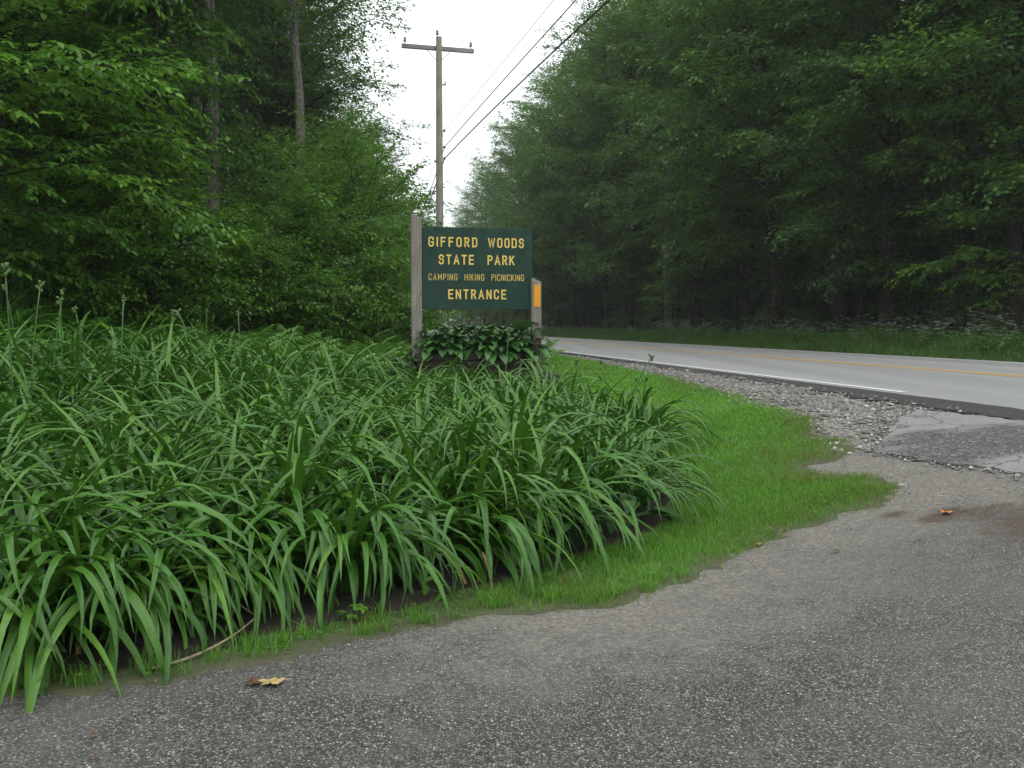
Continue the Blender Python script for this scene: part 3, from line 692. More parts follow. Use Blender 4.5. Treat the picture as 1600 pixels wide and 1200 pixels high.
while len(far_) < 95:
    a = rngf.uniform(580, 1000); Y = rngf.uniform(95, 215); x, y = P(a, Y); d = dleft(x, y)
    if -13 < d < 4.5 and Y < 175: continue
    if any((x - p) ** 2 + (y - q) ** 2 < 12 for p, q in far_): continue
    far_.append((x, y)); k = rngf.choice(['edge_maple', 'edge_beech', 'young_maple', 'young_beech', 'young_maple'])
    yg = k.startswith('young')
    tree(k, 'far_' + ('sapling' if yg else 'tree'), x, y, rngf.uniform(.8, 1.2) if yg else rngf.uniform(.6, .85), None, 'misty young tree filling the far woods beyond the sign' if yg else 'misty grown tree filling the far woods beyond the sign', 'tree', 'misty young trees of the far woods' if yg else 'misty grown trees of the far woods')
# trees that close the far end of the road
rngf = random.Random(12)
for i in range(34):
    a = rngf.uniform(610, 845); Y = rngf.uniform(85, 150)
    x, y = P(a, Y)
    if dleft(x, y) < 2.2 and dleft(x, y) > -10: continue
    tree(['young_maple', 'young_beech'][i % 2], 'far_sapling', x, y, rngf.uniform(.5, .95), None, 'misty young tree in the far road gap seen beneath the sign board', 'sapling', 'misty young trees in the far road gap')
for i, (a, Y, s) in enumerate([(665, 165, 1.0), (700, 185, .85), (735, 175, .7), (640, 140, .8), (765, 190, .8), (800, 180, .95), (690, 150, .35), (720, 160, .4), (752, 150, .42), (835, 160, 1.0), (600, 150, 1.0)]):
    x, y = P(a, Y); tree('edge_beech' if i % 2 else 'edge_maple', 'beech_tree' if i % 2 else 'maple_tree', x, y, s, None, 'pale misty tree closing the far end of the road', 'tree', 'misty trees at the far end of the road')

# ------------------------------------------------------------------ daylilies
def lily_leaf(seed):
    rng = np.random.default_rng(seed); N = 10; L = rng.uniform(.74, 1.10); w0 = rng.uniform(.025, .037)
    th0 = R(rng.uniform(68, 86)); style = rng.random()
    B = R(rng.uniform(130, 172)) if style < .93 else R(rng.uniform(45, 90)); pw = rng.uniform(1.1, 1.9)
    tw_ = rng.normal(0, .35); sw = rng.normal(0, .18)
    V = []; x = z = yv = 0.; ds = L / N
    for k in range(N + 1):
        s = k / N; th = th0 - B * s ** pw
        if k: x += math.cos(th) * ds; z += math.sin(th) * ds; yv += sw * ds * s
        w = w0 * min(1, .55 + s * 2.2) * (1 - max(0, (s - .45) / .55) ** 2.1); w = max(w, .0006)
        a = tw_ * s; sx, sz = -math.sin(th), math.cos(th)       # normal in the bending plane
        fold = .28 * w
        for q in (-1, 0, 1):
            oy = q * w * .5 * math.cos(a); on = abs(q) * fold + q * w * .5 * math.sin(a)
            V.append((x + sx * on, yv + oy, z + sz * on))
    F = []
    for k in range(N):
        b = k * 3
        F += [[b, b + 3, b + 4, b + 1], [b + 1, b + 4, b + 5, b + 2]]
    V = np.array(V)
    tip = rng.random() < .08
    return V, np.array(F), np.clip(rng.normal(.5, .16), .05, 1)
LL = [lily_leaf(100 + i) for i in range(36)]
LILY_LEAF = [mesh_np('daylily_leaf', V, F, ['daylily_leaf'], tint=np.full(len(F), t), smooth=True) for V, F, t in LL]
def stalk_mesh(h, seed):
    rng = np.random.default_rng(seed); mb = MB(); n = 7; a = rng.uniform(0, 6.28); bend = rng.uniform(.05, .2)
    pts = [(math.cos(a) * bend * (k / n) ** 2 * h, math.sin(a) * bend * (k / n) ** 2 * h, h * k / n) for k in range(n + 1)]
    mb.tube(pts, list(np.linspace(.0055, .004, n + 1)), 5)
    top = Vector(pts[-1]); bd = MB()
    for q in range(5):
        b = rng.uniform(0, 6.28); l = rng.uniform(.02, .045); d = Vector((math.cos(b) * .6, math.sin(b) * .6, rng.uniform(.5, 1.1))).normalized()
        p0 = top - Vector((0, 0, .012 * q)); bd.tube([p0, p0 + d * l * .35, p0 + d * l * .8, p0 + d * l], [.003, .009, .008, .001], 5)
    return mb.mesh('flower_stalk', ['stem_green'], True), bd.mesh('flower_buds', ['stem_yellow'], True)
DEAD = [mesh_np('withered_leaf', LL[i][0], LL[i][1], ['lily_withered'], smooth=True) for i in (3, 9, 17, 22)]
STALK = [stalk_mesh(h, i) for i, h in enumerate((.92, 1.0, 1.08, 1.14, .86))]
JOINED = []
for v in range(6):
    rng_ = np.random.default_rng(40 + v); Vs, Fs, Ts = [], [], []; o = 0
    for q in range(36):
        V, F, t = LL[rng_.integers(36)]; a = q * 2.4 + rng_.normal(0, .4); s = rng_.uniform(.75, 1.1); ti = rng_.normal(0, .16)
        c, s_ = math.cos(a), math.sin(a); X = V[:, 0] * math.cos(ti) + V[:, 2] * math.sin(ti); Z = V[:, 2] * math.cos(ti) - V[:, 0] * math.sin(ti)
        r_ = rng_.uniform(0, .09); Vs.append(np.c_[(X * c - V[:, 1] * s_) * s + c * r_, (X * s_ + V[:, 1] * c) * s + s_ * r_, Z * s - .02]); Fs.append(F + o); o += len(V); Ts.append(np.full(len(F), np.clip(t + rng_.normal(0, .1), 0, 1)))
    JOINED.append(mesh_np('daylily_leaves', np.concatenate(Vs), np.concatenate(Fs), ['daylily_leaf'], tint=np.concatenate(Ts), smooth=True))
ORD = 'first second third fourth fifth sixth seventh eighth ninth tenth eleventh twelfth thirteenth fourteenth fifteenth sixteenth seventeenth eighteenth nineteenth twentieth'.split()
ORD += ['twenty-' + q for q in ORD[:9]]
def lilies():
    rng = np.random.default_rng(77); sp = .29; pts = []
    bx = np.array(BED); inner = [(-4.2, 3.15)] + BED_FRONT + [(.98, 6.6), (.93, 7.6), (.8, 8.8), (.65, 10), (.5, 11.0), (-1.6, 11.2), (-3, 11.0), (-4, 10.6), (-6.5, 10.6), (-5.5, 5), (-4.6, 3.2)]
    cx = rng.uniform(-6.5, 1.4, 9000); cy_ = rng.uniform(3.0, 11.4, 9000)
    for x, y in zip(cx, cy_):
        r0 = .155 + .033 * (y - 3)
        if not any((x - a) ** 2 + (y - b) ** 2 < r0 * r0 for a, b in pts): pts.append((x, y))
    A = np.array(pts); fd = pdist(BED_FRONT + [(1.16, 6.6), (1.12, 7.6), (.98, 8.8)], A[:, 0], A[:, 1])
    k = inside(inner, A[:, 0], A[:, 1]) & (fd > .38 - .20 * sst(-.4, .5, A[:, 0])) & (np.abs(A[:, 0]) < .555 * A[:, 1] + .35); A = A[k]; fd = fd[k]
    order = np.argsort(A[:, 0] * .94 + A[:, 1] * .34); nobj = 0; ordn = [0, 0]
    cen = np.array([-2.2, 7.0])
    for n_, i in enumerate(order):
        x, y = A[i]; dist = math.hypot(x, y); z = gz(x, y)
        out = math.atan2(y - cen[1], x - cen[0])
        hs = rng.uniform(.88, 1.06) * (1 - .06 * sst(-3.2, -.6, x) * sst(6.2, 8.8, y)) * (1 - .2 * sst(.1, .9, x)) * (1 + .2 * sst(5.5, 8.5, y) * sst(-1, -3, x))
        near = dist < 4.9 and fd[i] < 1.0
        edge = int(fd[i] < .66)
        has = rng.random() < (.012 if x > -1.6 else .035) and fd[i] > .3
        if near:
            w_ = ORD[min(ordn[edge], len(ORD) - 1)]; ordn[edge] += 1
            lb = 'front edge daylily clump drooping over bare soil, %s from the left end of the bed' % w_ if edge else 'daylily clump just behind the front edge, %s from the left end of the bed' % w_
            gp = 'daylilies along the front edge of the bed' if edge else 'daylilies just behind the front edge of the bed'
        elif has: lb, gp = 'daylily clump with budded flower stalks rising above its leaves', 'daylilies with budded stalks'
        elif x > .2 and y > 6: lb, gp = 'daylily clump on the lawn side of the bed with thin leaves arching over the grass', 'daylilies on the lawn side of the bed'
        elif y > 8.6 and x > -2.2: lb, gp = 'daylily clump in front of the dark timber planter under the sign', 'daylilies before the planter'
        elif y > 8: lb, gp = 'daylily clump at the back of the bed before the light green ferns', 'daylilies before the ferns'
        else: lb, gp = 'daylily clump in the middle of the dense bed with arching strap leaves', 'daylilies in the middle of the bed'
        o = empty('daylily_clump', (x, y, z - .01), 0, lb, 'daylily', gp)
        if near:
            o.rotation_euler[2] = rng.uniform(0, .3)
            for q in range(32 if not edge else 38):
                a = q * 2.4 + rng.normal(0, .35)
                if edge and rng.random() < .7: a = out + rng.normal(0, .62)
                me = LILY_LEAF[rng.integers(36)]; r_ = rng.uniform(0, .08); s = rng.uniform(.70, 1.04) * hs * (.88 if edge else 1)
                link('leaf', me, o, (math.cos(a) * r_, math.sin(a) * r_, -.01), (rng.normal(0, .08), rng.normal(.03 if edge else 0, .14), a), (s, s * 1.32, s)); nobj += 1
        else:
            c = link('leaves', JOINED[rng.integers(6)], o, None, (rng.normal(0, .05), rng.normal(0, .05), rng.uniform(0, 6.28)), hs); c['kind'] = 'stuff'
        if near:
            for q in range(rng.integers(0, 3)):
                a = out + rng.normal(0, .9); link('withered_leaf', DEAD[rng.integers(4)], o, (math.cos(a) * .05, math.sin(a) * .05, -.01), (rng.normal(0, .1), rng.uniform(.25, .6), a), (rng.uniform(.5, .7),) * 3)['label'] = 'withered tan leaf'
        if has and not near:
            sm, bm_ = STALK[rng.integers(5)]
            st_ = link('flower_stalk', sm, o, (0, 0, 0), (0, 0, rng.uniform(0, 6.28)), rng.uniform(.9, 1.05)); link('flower_buds', bm_, st_)
    print('LILIES', len(A), 'leaf objects', nobj)
    # stalks the photograph shows plainly
    for a, b, Y in [(75, 452, 7.2), (95, 466, 7.2), (185, 462, 7.6), (140, 480, 7.4), (40, 440, 6.6), (922, 562, 8.6), (958, 562, 8.2), (975, 556, 7.9), (1000, 590, 7.7), (1015, 606, 7.5), (888, 562, 8.8), (322, 486, 8), (15, 415, 6.2)]:
        p = at(a, b, Y); h = p[2] - gz(p[0], p[1]); h = min(max(h, .6), 1.35)
        i = rng.integers(5); sm, bm_ = STALK[i]; hb = (.92, 1.0, 1.08, 1.14, .86)[i]
        o = empty('daylily_clump', (p[0], p[1], gz(p[0], p[1]) - .01), 0, 'daylily clump with a budded stalk against the lawn at the right end' if a > 600 else 'daylily clump with a budded stalk standing against the dark left wood', 'daylily', 'daylilies with stalks against the lawn' if a > 600 else 'daylilies with stalks against the left wood')
        c = link('leaves', JOINED[rng.integers(6)], o, None, (0, 0, rng.uniform(0, 6.28)), .82); c['kind'] = 'stuff'
        st_ = link('flower_stalk', sm, o, (0, 0, 0), (0, 0, rng.uniform(0, 6.28)), (1.15, 1.15, h / hb)); link('flower_buds', bm_, st_)
lilies()

# ------------------------------------------------------------------ ferns behind the bed
def fern_mesh(seed):
    rng = np.random.default_rng(seed); pos, dr, nr, ln, wd = [], [], [], [], []
    for q in range(9):
        a = q * 2.4 + rng.normal(0, .2); L = rng.uniform(.5, .8); el = R(rng.uniform(45, 75))
        for k in range(16):
            s = (k + 2) / 18; e = el - R(75) * s
            p = np.array([math.cos(a) * L * s * .85, math.sin(a) * L * s * .85, L * (math.sin(el) * s - .42 * s * s)])
            for sg in (-1, 1):
                b = a + sg * R(72); d = np.array([math.cos(b), math.sin(b), -.18 + rng.normal(0, .08)]); d /= np.linalg.norm(d)
                pos.append(p); dr.append(d); nr.append((rng.normal(0, .1), rng.normal(0, .1), 1)); ln.append(.20 * L / .65 * math.sin(math.pi * min(1, s * .85 + .12)) + .02); wd.append(.035)
    V, F, k = leaf_arrays(np.array(pos), np.array(dr), np.array(nr, float), np.array(ln), np.array(wd))
    return mesh_np('fern', V, F, ['fern_leaf'], tint=np.repeat(np.clip(rng.normal(.5, .15, len(pos)), 0, 1), k))
FERN = [fern_mesh(i) for i in range(4)]
rng = random.Random(31)
for i in range(120):
    a = rng.uniform(-80, 690); Y = rng.uniform(11.2, 15) if a < 560 else rng.uniform(12, 18)
    if i > 100: a = rng.uniform(650, 830); Y = rng.uniform(15, 24)
    x, y = P(a, Y)
    if -1.6 < x < 1 and y < 14: continue
    tag(link('fern', FERN[i % 4], None, (x, y, gz(x, y) - .02), (0, 0, rng.uniform(0, 6.28)), rng.uniform(1.0, 1.5)), 'light green fern growing behind the daylily bed at the wood edge', 'fern', 'ferns behind the daylily bed')

# ------------------------------------------------------------------ park sign
SA = np.array([-1.150, 12.30]); SB = np.array([.262, 12.62]); sx = (SB - SA); SW = float(np.linalg.norm(sx)); SRZ = math.atan2(sx[1], sx[0])
SZ0, SZ1 = 1.420, 2.467; SH = SZ1 - SZ0
sign = empty('park_sign', (SA[0], SA[1], gz(*SA)), SRZ, 'dark green wooden park entrance sign with yellow lettering on two grey posts', 'sign')
bz = gz(*SA)
def rounded_panel(w, h, t, r):
    mb = MB(); pts = []
    for cx, cz, a0 in ((r * .15, r * .15, 180), (w - r * .15, r * .15, 270), (w - r, h - r, 0), (r, h - r, 90)):
        rr_ = r if cz > h / 2 else r * .15
        for k in range(5): pts.append((cx + rr_ * math.cos(R(a0 + k * 22.5)), cz + rr_ * math.sin(R(a0 + k * 22.5))))
    n = len(pts); b = .004
    c = np.array([w / 2, h / 2]); ins = [tuple(np.array(p) - (np.array(p) - c) / np.linalg.norm(np.array(p) - c) * b) for p in pts]
    V = [(p[0], -t / 2, p[1]) for p in ins] + [(p[0], -t / 2 + b, p[1]) for p in pts] + [(p[0], t / 2, p[1]) for p in pts]
    F = [list(range(n)), [2 * n + k for k in range(n)][::-1]]
    for l in (0, n):
        F += [[l + k, l + n + k, l + n + (k + 1) % n, l + (k + 1) % n] for k in range(n)]
    mb.add(V, F); return mb
panel = rounded_panel(SW, SH, .045, .03).build('panel', 'sign_green', sign); panel.location = (0, 0, SZ0 - bz)
bm = bmesh.new(); bm.from_mesh(panel.data); bmesh.ops.recalc_face_normals(bm, faces=bm.faces); bm.to_mesh(panel.data); bm.free()
# stroke letters
def arc(cx, cy, rx, ry, a0, a1, n=5): return [(cx + rx * math.cos(R(a0 + (a1 - a0) * k / n)), cy + ry * math.sin(R(a0 + (a1 - a0) * k / n))) for k in range(n + 1)]
c_ = .2
def ring(w): return [(w, .78), *arc(w - .2, .8, .2, .2, 0, 90, 4), *arc(.2, .8, .2, .2, 90, 180, 4), *arc(.2, .2, .2, .2, 180, 270, 4), *arc(w - .2, .2, .2, .2, 270, 360, 4), (w, .78)]
GLY = {
 'I': (0, [[(0, 0), (0, 1)]]),
 'F': (.5, [[(0, 0), (0, 1), (.5, 1)], [(0, .54), (.42, .54)]]),
 'E': (.5, [[(.5, 0), (0, 0), (0, 1), (.5, 1)], [(0, .52), (.43, .52)]]),
 'O': (.52, [ring(.52)]),
 'D': (.52, [[(0, 0), (0, 1), (.3, 1), *arc(.3, .78, .22, .22, 90, 0, 4), *arc(.3, .22, .22, .22, 0, -90, 4), (0, 0)]]),
 'G': (.54, [[(.54, .76), *arc(.34, .8, .2, .2, 0, 90, 4), *arc(.2, .8, .2, .2, 90, 180, 4), *arc(.2, .2, .2, .2, 180, 270, 4), *arc(.34, .2, .2, .2, 270, 360, 4), (.54, .46), (.3, .46)]]),
 'C': (.52, [[(.52, .74), *arc(.32, .8, .2, .2, 0, 90, 4), *arc(.2, .8, .2, .2, 90, 180, 4), *arc(.2, .2, .2, .2, 180, 270, 4), *arc(.32, .2, .2, .2, 270, 360, 4), (.52, .26)]]),
 'R': (.5, [[(0, 0), (0, 1), (.28, 1), *arc(.28, .76, .22, .24, 90, -90, 6), (0, .52)], [(.24, .52), (.5, 0)]]),
 'P': (.5, [[(0, 0), (0, 1), (.28, 1), *arc(.28, .74, .22, .26, 90, -90, 6), (0, .48)]]),
 'W': (.78, [[(0, 1), (.19, 0), (.39, .86), (.59, 0), (.78, 1)]]),
 'S': (.52, [[(.51, .76), *arc(.31, .8, .2, .2, 0, 90, 4), *arc(.22, .76, .22, .24, 90, 270, 6), *arc(.3, .26, .22, .26, 90, -90, 6), *arc(.2, .2, .2, .2, 270, 180, 4), (0, .24)]]),
 'T': (.54, [[(0, 1), (.54, 1)], [(.27, .98), (.27, 0)]]),
 'A': (.58, [[(0, 0), (.29, 1), (.58, 0)], [(.1, .3), (.48, .3)]]),
 'K': (.52, [[(0, 0), (0, 1)], [(.5, 1), (0, .42)], [(.17, .6), (.52, 0)]]),
 'M': (.68, [[(0, 0), (0, 1)], [(.02, .97), (.34, .3), (.66, .97)], [(.68, 0), (.68, 1)]]),
 'N': (.52, [[(0, 0), (0, 1)], [(.02, .96), (.50, .04)], [(.52, 0), (.52, 1)]]),
 'H': (.52, [[(0, 0), (0, 1)], [(.52, 0), (.52, 1)], [(0, .52), (.52, .52)]]),
}
def ribbon(mb, pts, t, h, up):
    P_ = [np.array(p, float) for p in pts]; P_ = [p for i, p in enumerate(P_) if i == 0 or np.linalg.norm(p - P_[i - 1]) > 1e-5]; n = len(P_); V = []
    closed = np.linalg.norm(P_[0] - P_[-1]) < 1e-6 and n > 3
    for i in range(n):
        a = P_[i] - P_[i - 1] if i else (P_[-1] - P_[-2] if closed else P_[1] - P_[0])
        b = P_[i + 1] - P_[i] if i < n - 1 else (P_[1] - P_[0] if closed else P_[-1] - P_[-2])
        a = a / np.linalg.norm(a); b = b / np.linalg.norm(b); na = np.array([-a[1], a[0]]); nb = np.array([-b[1], b[0]])
        mnv = na + nb; mnv /= np.linalg.norm(mnv); k = 1 / max(.42, mnv @ na)
        e = 0 if closed else (-t * .35 if i == 0 else t * .35 if i == n - 1 else 0)
        c = P_[i] + (a if i == n - 1 else b) * e
        for off, z in ((t * .56, .0), (t * .36, h), (-t * .36, h), (-t * .56, .0)):
            q = c + mnv * k * off; V.append((q[0], -z - up if z else .001, q[1]))
    F = []; FM = []
    for i in range(n - 1):
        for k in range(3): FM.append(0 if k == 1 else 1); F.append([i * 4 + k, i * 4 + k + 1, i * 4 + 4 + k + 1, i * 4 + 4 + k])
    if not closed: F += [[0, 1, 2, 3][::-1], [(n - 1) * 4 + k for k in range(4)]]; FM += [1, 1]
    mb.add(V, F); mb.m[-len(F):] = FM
LM = {}
def letter(chh, h, t, wscale, key):
    if (chh, key) in LM: return LM[chh, key]
    w, strokes = GLY[chh]; mb = MB()
    for q, s in enumerate(strokes):
        hh = h - t; ribbon(mb, [(x * hh * wscale + t / 2, y * hh + t / 2) for x, y in s], t, .006, q * .0006)
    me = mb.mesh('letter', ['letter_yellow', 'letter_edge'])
    bm = bmesh.new(); bm.from_mesh(me); bmesh.ops.recalc_face_normals(bm, faces=bm.faces); bm.to_mesh(me); bm.free()
    LM[chh, key] = me; return me
def word(txt, x0, x1, z0, h, t, key, ws):
    """lay the letters of a word between fractions x0 and x1 of the board's width"""
    hh = h - t; ww = [GLY[c][0] * hh * ws + t for c in txt]; tot = (x1 - x0) * SW; gap = (tot - sum(ww)) / (len(txt) - 1); x = x0 * SW
    for c, w in zip(txt, ww):
        link('letter', letter(c, h, t, ws, key), panel, (x, -.0225, z0)); x += w + gap
def fx(z): return (z - 145) / 1310
def fz(z): return SH * (1 - z / 975)
h1 = SH * 119 / 975
word('GIFFORD', fx(218), fx(795), fz(237), h1, .0215, 1, .92); word('WOODS', fx(918), fx(1352), fz(237), h1, .0215, 1, .92)
word('STATE', fx(337), fx(755), fz(445), h1, .0215, 1, .92); word('PARK', fx(912), fx(1238), fz(445), h1, .0215, 1, .92)
h3 = SH * 79 / 975
word('CAMPING', fx(220), fx(557), fz(632), h3, .0090, 3, .80); word('HIKING', fx(640), fx(875), fz(632), h3, .0090, 3, .80); word('PICNICKING', fx(960), fx(1352), fz(632), h3, .0090, 3, .80)
word('ENTRANCE', fx(447), fx(1140), fz(856), h1, .0215, 1, .92)
def sign_post(x, w, dpt, top, label):
    """post with a sloping top; local x along the board"""
    mb = MB(); z1 = top - bz; z1r = z1 - .055; z0 = -.3; b = .006
    prof = [(x + b, -dpt / 2), (x + w - b, -dpt / 2), (x + w, -dpt / 2 + b), (x + w, dpt / 2 - b), (x + w - b, dpt / 2), (x + b, dpt / 2), (x, dpt / 2 - b), (x, -dpt / 2 + b)]
    zt = [z1 + (z1r - z1) * (p[0] - x) / w for p in prof]
    V = [(p[0], p[1], z0) for p in prof] + [(p[0], p[1], z) for p, z in zip(prof, zt)]
    n = 8; mb.add(V, [list(range(n))[::-1], list(range(n, 2 * n))] + [[k, (k + 1) % n, n + (k + 1) % n, n + k] for k in range(n)])
    o = mb.build('post', 'post_wood', sign); o['label'] = label; return o
pl = sign_post(-.136, .132, .10, 2.625, 'tall left post with two dark bolts')
pr = sign_post(SW - .028, .122, .10, 1.83, 'short right post carrying an orange marker'); pr.location = (0, -.085, 0)
for z in (2.20, 1.60):
    mb = MB(); mb.tube([(-.03, -.0505, z - bz), (-.03, -.060, z - bz)], .009, 8); mb.build('bolt', 'steel_dark', pl)
mb = MB(); mb.box((SW + .033, -.055, 1.595 - bz), (.086, .006, .285), bev=.002); mk = mb.build('reflector_plate', 'marker_orange', pr); mk['label'] = 'orange rectangular marker plate'
for z in (1.72, 1.47):
    mb = MB(); mb.tube([(SW + .033, -.058, z - bz), (SW + .033, -.062, z - bz)], .005, 6); mb.build('screw', 'steel_dark', mk)
mb = MB(); mb.tube([(SW - .005, -.0505, 1.765 - bz), (SW - .005, -.057, 1.765 - bz)], .008, 8); mb.build('bolt', 'steel_dark', pr)

# ------------------------------------------------------------------ timber planter and hostas under the sign
pc = (SA + SB) / 2; planter = empty('timber_planter', (pc[0], pc[1], gz(*pc)), SRZ, 'low tiered planter of dark weathered timbers under the park sign', 'planter')
rng = random.Random(3)
def timber(c, size): 
    mb = MB(); mb.box((0, 0, 0), size, bev=.008); o = mb.build('timber', 'timber_dark', planter); o.location = c; o.rotation_euler = (R(rng.gauss(0, .6)), R(rng.gauss(0, .5)), R(rng.gauss(0, .5))); return o
for k in range(3):                                             # lower tier
    z = .0 + k * .092
    timber((.12, -.42 + rng.gauss(0, .006), z + .04), (1.72, .09, .086)); timber((.12, .62, z + .04), (1.72, .09, .086))
    timber((-.70, .10, z + .04), (.09, .95, .086)); timber((.945, .10, z + .04), (.085, .95, .086))
for k in range(3):                                             # upper tier
    z = .276 + k * .092
    timber((-.05, -.22 + rng.gauss(0, .006), z + .04), (1.52, .09, .086)); timber((-.05, .56, z + .04), (1.52, .09, .086))
    timber((-.78, .17, z + .04), (.09, .69, .086)); timber((.68, .17, z + .04), (.085, .69, .086))
mb = MB(); mb.box((.12, .10, .23), (1.66, .98, .06)); mb.box((-.05, .17, .50), (1.46, .74, .06)); mb.build('soil', 'bed_soil', planter)
def broad_leaf(L, w, seed, droop=.5):
    rng_ = np.random.default_rng(seed); prof = [(0, .0), (.06, .55), (.2, .93), (.42, 1.0), (.65, .78), (.85, .38), (1, .0)]
    V = []; 
    for t, ww in prof:
        x = t * L; z = L * (.18 * math.sin(t * 1.9) - droop * t * t)
        for s in (-1, 0, 1):
            V.append((x - (.08 * L if (t == .06 and s) else 0), s * ww * w / 2, z + abs(s) * ww * w * .10 + (rng_.normal(0, .004) if s else 0)))
    F = []
    for k in range(len(prof) - 1):
        b = k * 3; F += [[b, b + 3, b + 4, b + 1], [b + 1, b + 4, b + 5, b + 2]]
    return np.array(V), np.array(F)
HL = []
for i in range(10):
    V, F = broad_leaf(.155 + .008 * i, .105 + .005 * (i % 5), i, .22 + .05 * (i % 4)); HL.append(mesh_np('hosta_leaf', V, F, ['hosta_leaf'], tint=np.full(len(F), .35 + .05 * i), smooth=True))
def hosta(x, y, z, s, n, label, seed):
    rng_ = np.random.default_rng(seed); o = empty('hosta', (x, y, z), rng_.uniform(0, 6), label, 'hosta', 'hostas in the planter')
    pm = MB()
    for q in range(n):
        f = (q + .5) / n; a = q * 2.4 + rng_.normal(0, .2); rr_ = (.06 + .20 * f ** .7) * s; zz = (.30 * (1 - f ** 1.5) + .06 + rng_.normal(0, .02)) * s
        link('leaf', HL[rng_.integers(10)], o, (math.cos(a) * rr_, math.sin(a) * rr_, zz), (rng_.normal(0, .15), R(-20 + 58 * f) + rng_.normal(0, .12), a), s * rng_.uniform(.8, 1.1))
        pm.tube([(0, 0, 0), (math.cos(a) * rr_ * .5, math.sin(a) * rr_ * .5, zz * .75), (math.cos(a) * rr_, math.sin(a) * rr_, zz)], [.004, .003, .002], 4, cap=False)
    pm.build('stems', 'stem_green', o)
cs, sn = math.cos(SRZ), math.sin(SRZ)
for i, (lx, ly, s, lz, lb) in enumerate([(-.62, .0, .85, .53, 'hosta at the left end of the planter beside the tall post'), (-.30, .12, 1.0, .53, 'hosta second from the tall post with overlapping leaves'), (.02, .02, 1.05, .53, 'tallest hosta in the middle under the sign'),
                                      (.34, .12, 1.0, .53, 'hosta under the right half of the sign'), (.60, .0, 1.0, .53, 'hosta spilling over the right end of the planter by the orange marker'), (-.45, -.12, .9, .50, 'low hosta hanging over the planter front near the tall post'), (.18, -.14, .95, .50, 'low hosta hanging over the middle of the planter front'), (.46, -.12, .9, .50, 'low hosta hanging over the planter front near the short post'), (-.95, -.1, .8, .22, 'small hosta at the foot of the tall post')]):
    X = pc[0] + lx * cs - ly * sn; Yy = pc[1] + lx * sn + ly * cs
    hosta(X, Yy, gz(*pc) + lz - .05, s * .98, 62, lb, i)

# ------------------------------------------------------------------ utility pole and wires
px, py = -2.24, 30.0; pz = gz(px, py); PT = 10.05
pole = empty('utility_pole', (px, py, pz), R(15.5), 'tall weathered wooden utility pole with a crossarm, standing behind the park sign', 'utility pole')
mb = MB(); n = 10; mb.tube([(0, 0, -.3 + (PT - pz + .3) * k / n) for k in range(n + 1)], [.135 - .045 * k / n for k in range(n + 1)], 12); mb.build('pole_shaft', 'pole_wood', pole, smooth=False)
mb = MB(); mb.box((0, .13, PT - pz - .31), (2.26, .10, .13), bev=.01); arm = mb.build('crossarm', 'crossarm_wood', pole)
def insulator(x, y, z):
    o = MB(); o.tube([(x, y, z), (x, y, z + .10)], .012, 6); o.tube([(x, y, z + .07), (x, y, z + .10), (x, y, z + .13), (x, y, z + .15), (x, y, z + .19), (x, y, z + .21)], [.05, .05, .03, .042, .035, .012], 8); return o
insulator(-1.03, .13, PT - pz - .245).build('insulator', 'porcelain', pole); insulator(1.03, .13, PT - pz - .245).build('insulator', 'porcelain', pole); insulator(-.05, .0, PT - pz + .0).build('insulator', 'porcelain', pole)
for s in (-1, 1):
    mb = MB(); mb.tube([(s * .37, .07, PT - pz - .38), (s * .085, .07, PT - pz - .68)], .011, 5); mb.build('brace', 'steel_grey', pole)
mb = MB(); mb.box((.14, 0, 8.62 - pz), (.1, .03, .03)); mb.box((.19, 0, 8.66 - pz), (.03, .04, .12)); mb.build('bracket', 'steel_dark', pole)
for z in (7.22, 6.72, 6.37):
    mb = MB(); mb.tube([(.09, 0, z - pz), (.18, 0, z - pz)], .02, 6); mb.tube([(.16, 0, z - pz - .03), (.16, 0, z - pz + .05)], .03, 6); mb.build('cable_clamp', 'steel_dark', pole)
for i, (z, r_, top, lb) in enumerate([(7.22, .006, 865, 'thin topmost utility wire crossing the white sky'), (6.72, .012, 900, 'middle black utility cable crossing the white sky'), (6.37, .017, 952, 'lowest and thickest black utility cable crossing the white sky')]):
    A = np.array([px + .15, py + .03, z])
    Q = at(top, 0, 17.0)                                      # towards the next pole over the road
    Bn = A + (Q - A) * 3.2; Bn[2] = A[2] - .25
    k0 = 1 / 3.2; sag = (A[2] + (Bn[2] - A[2]) * k0 - Q[2]) / (4 * k0 * (1 - k0))
    Cn = np.array([-7.2, 62, z + .1])
    Cf = np.array([-7.2 - 6.2, 100, z + .1])
    pts = [tuple(Bn + (A - Bn) * t - np.array([0, 0, sag * 4 * t * (1 - t)])) for t in np.linspace(0, 1, 24)]
    pts += [tuple(A + (Cn - A) * t - np.array([0, 0, .9 * 4 * t * (1 - t)])) for t in np.linspace(0, 1, 14)[1:]]
    pts += [tuple(Cn + (Cf - Cn) * t - np.array([0, 0, .9 * 4 * t * (1 - t)])) for t in np.linspace(0, 1, 8)[1:]]
    mb = MB(); mb.tube(pts, r_, 5); tag(mb.build('utility_wire', 'cable_black'), lb, 'wire', 'wires on the utility pole')
    print('SAG', z, sag)

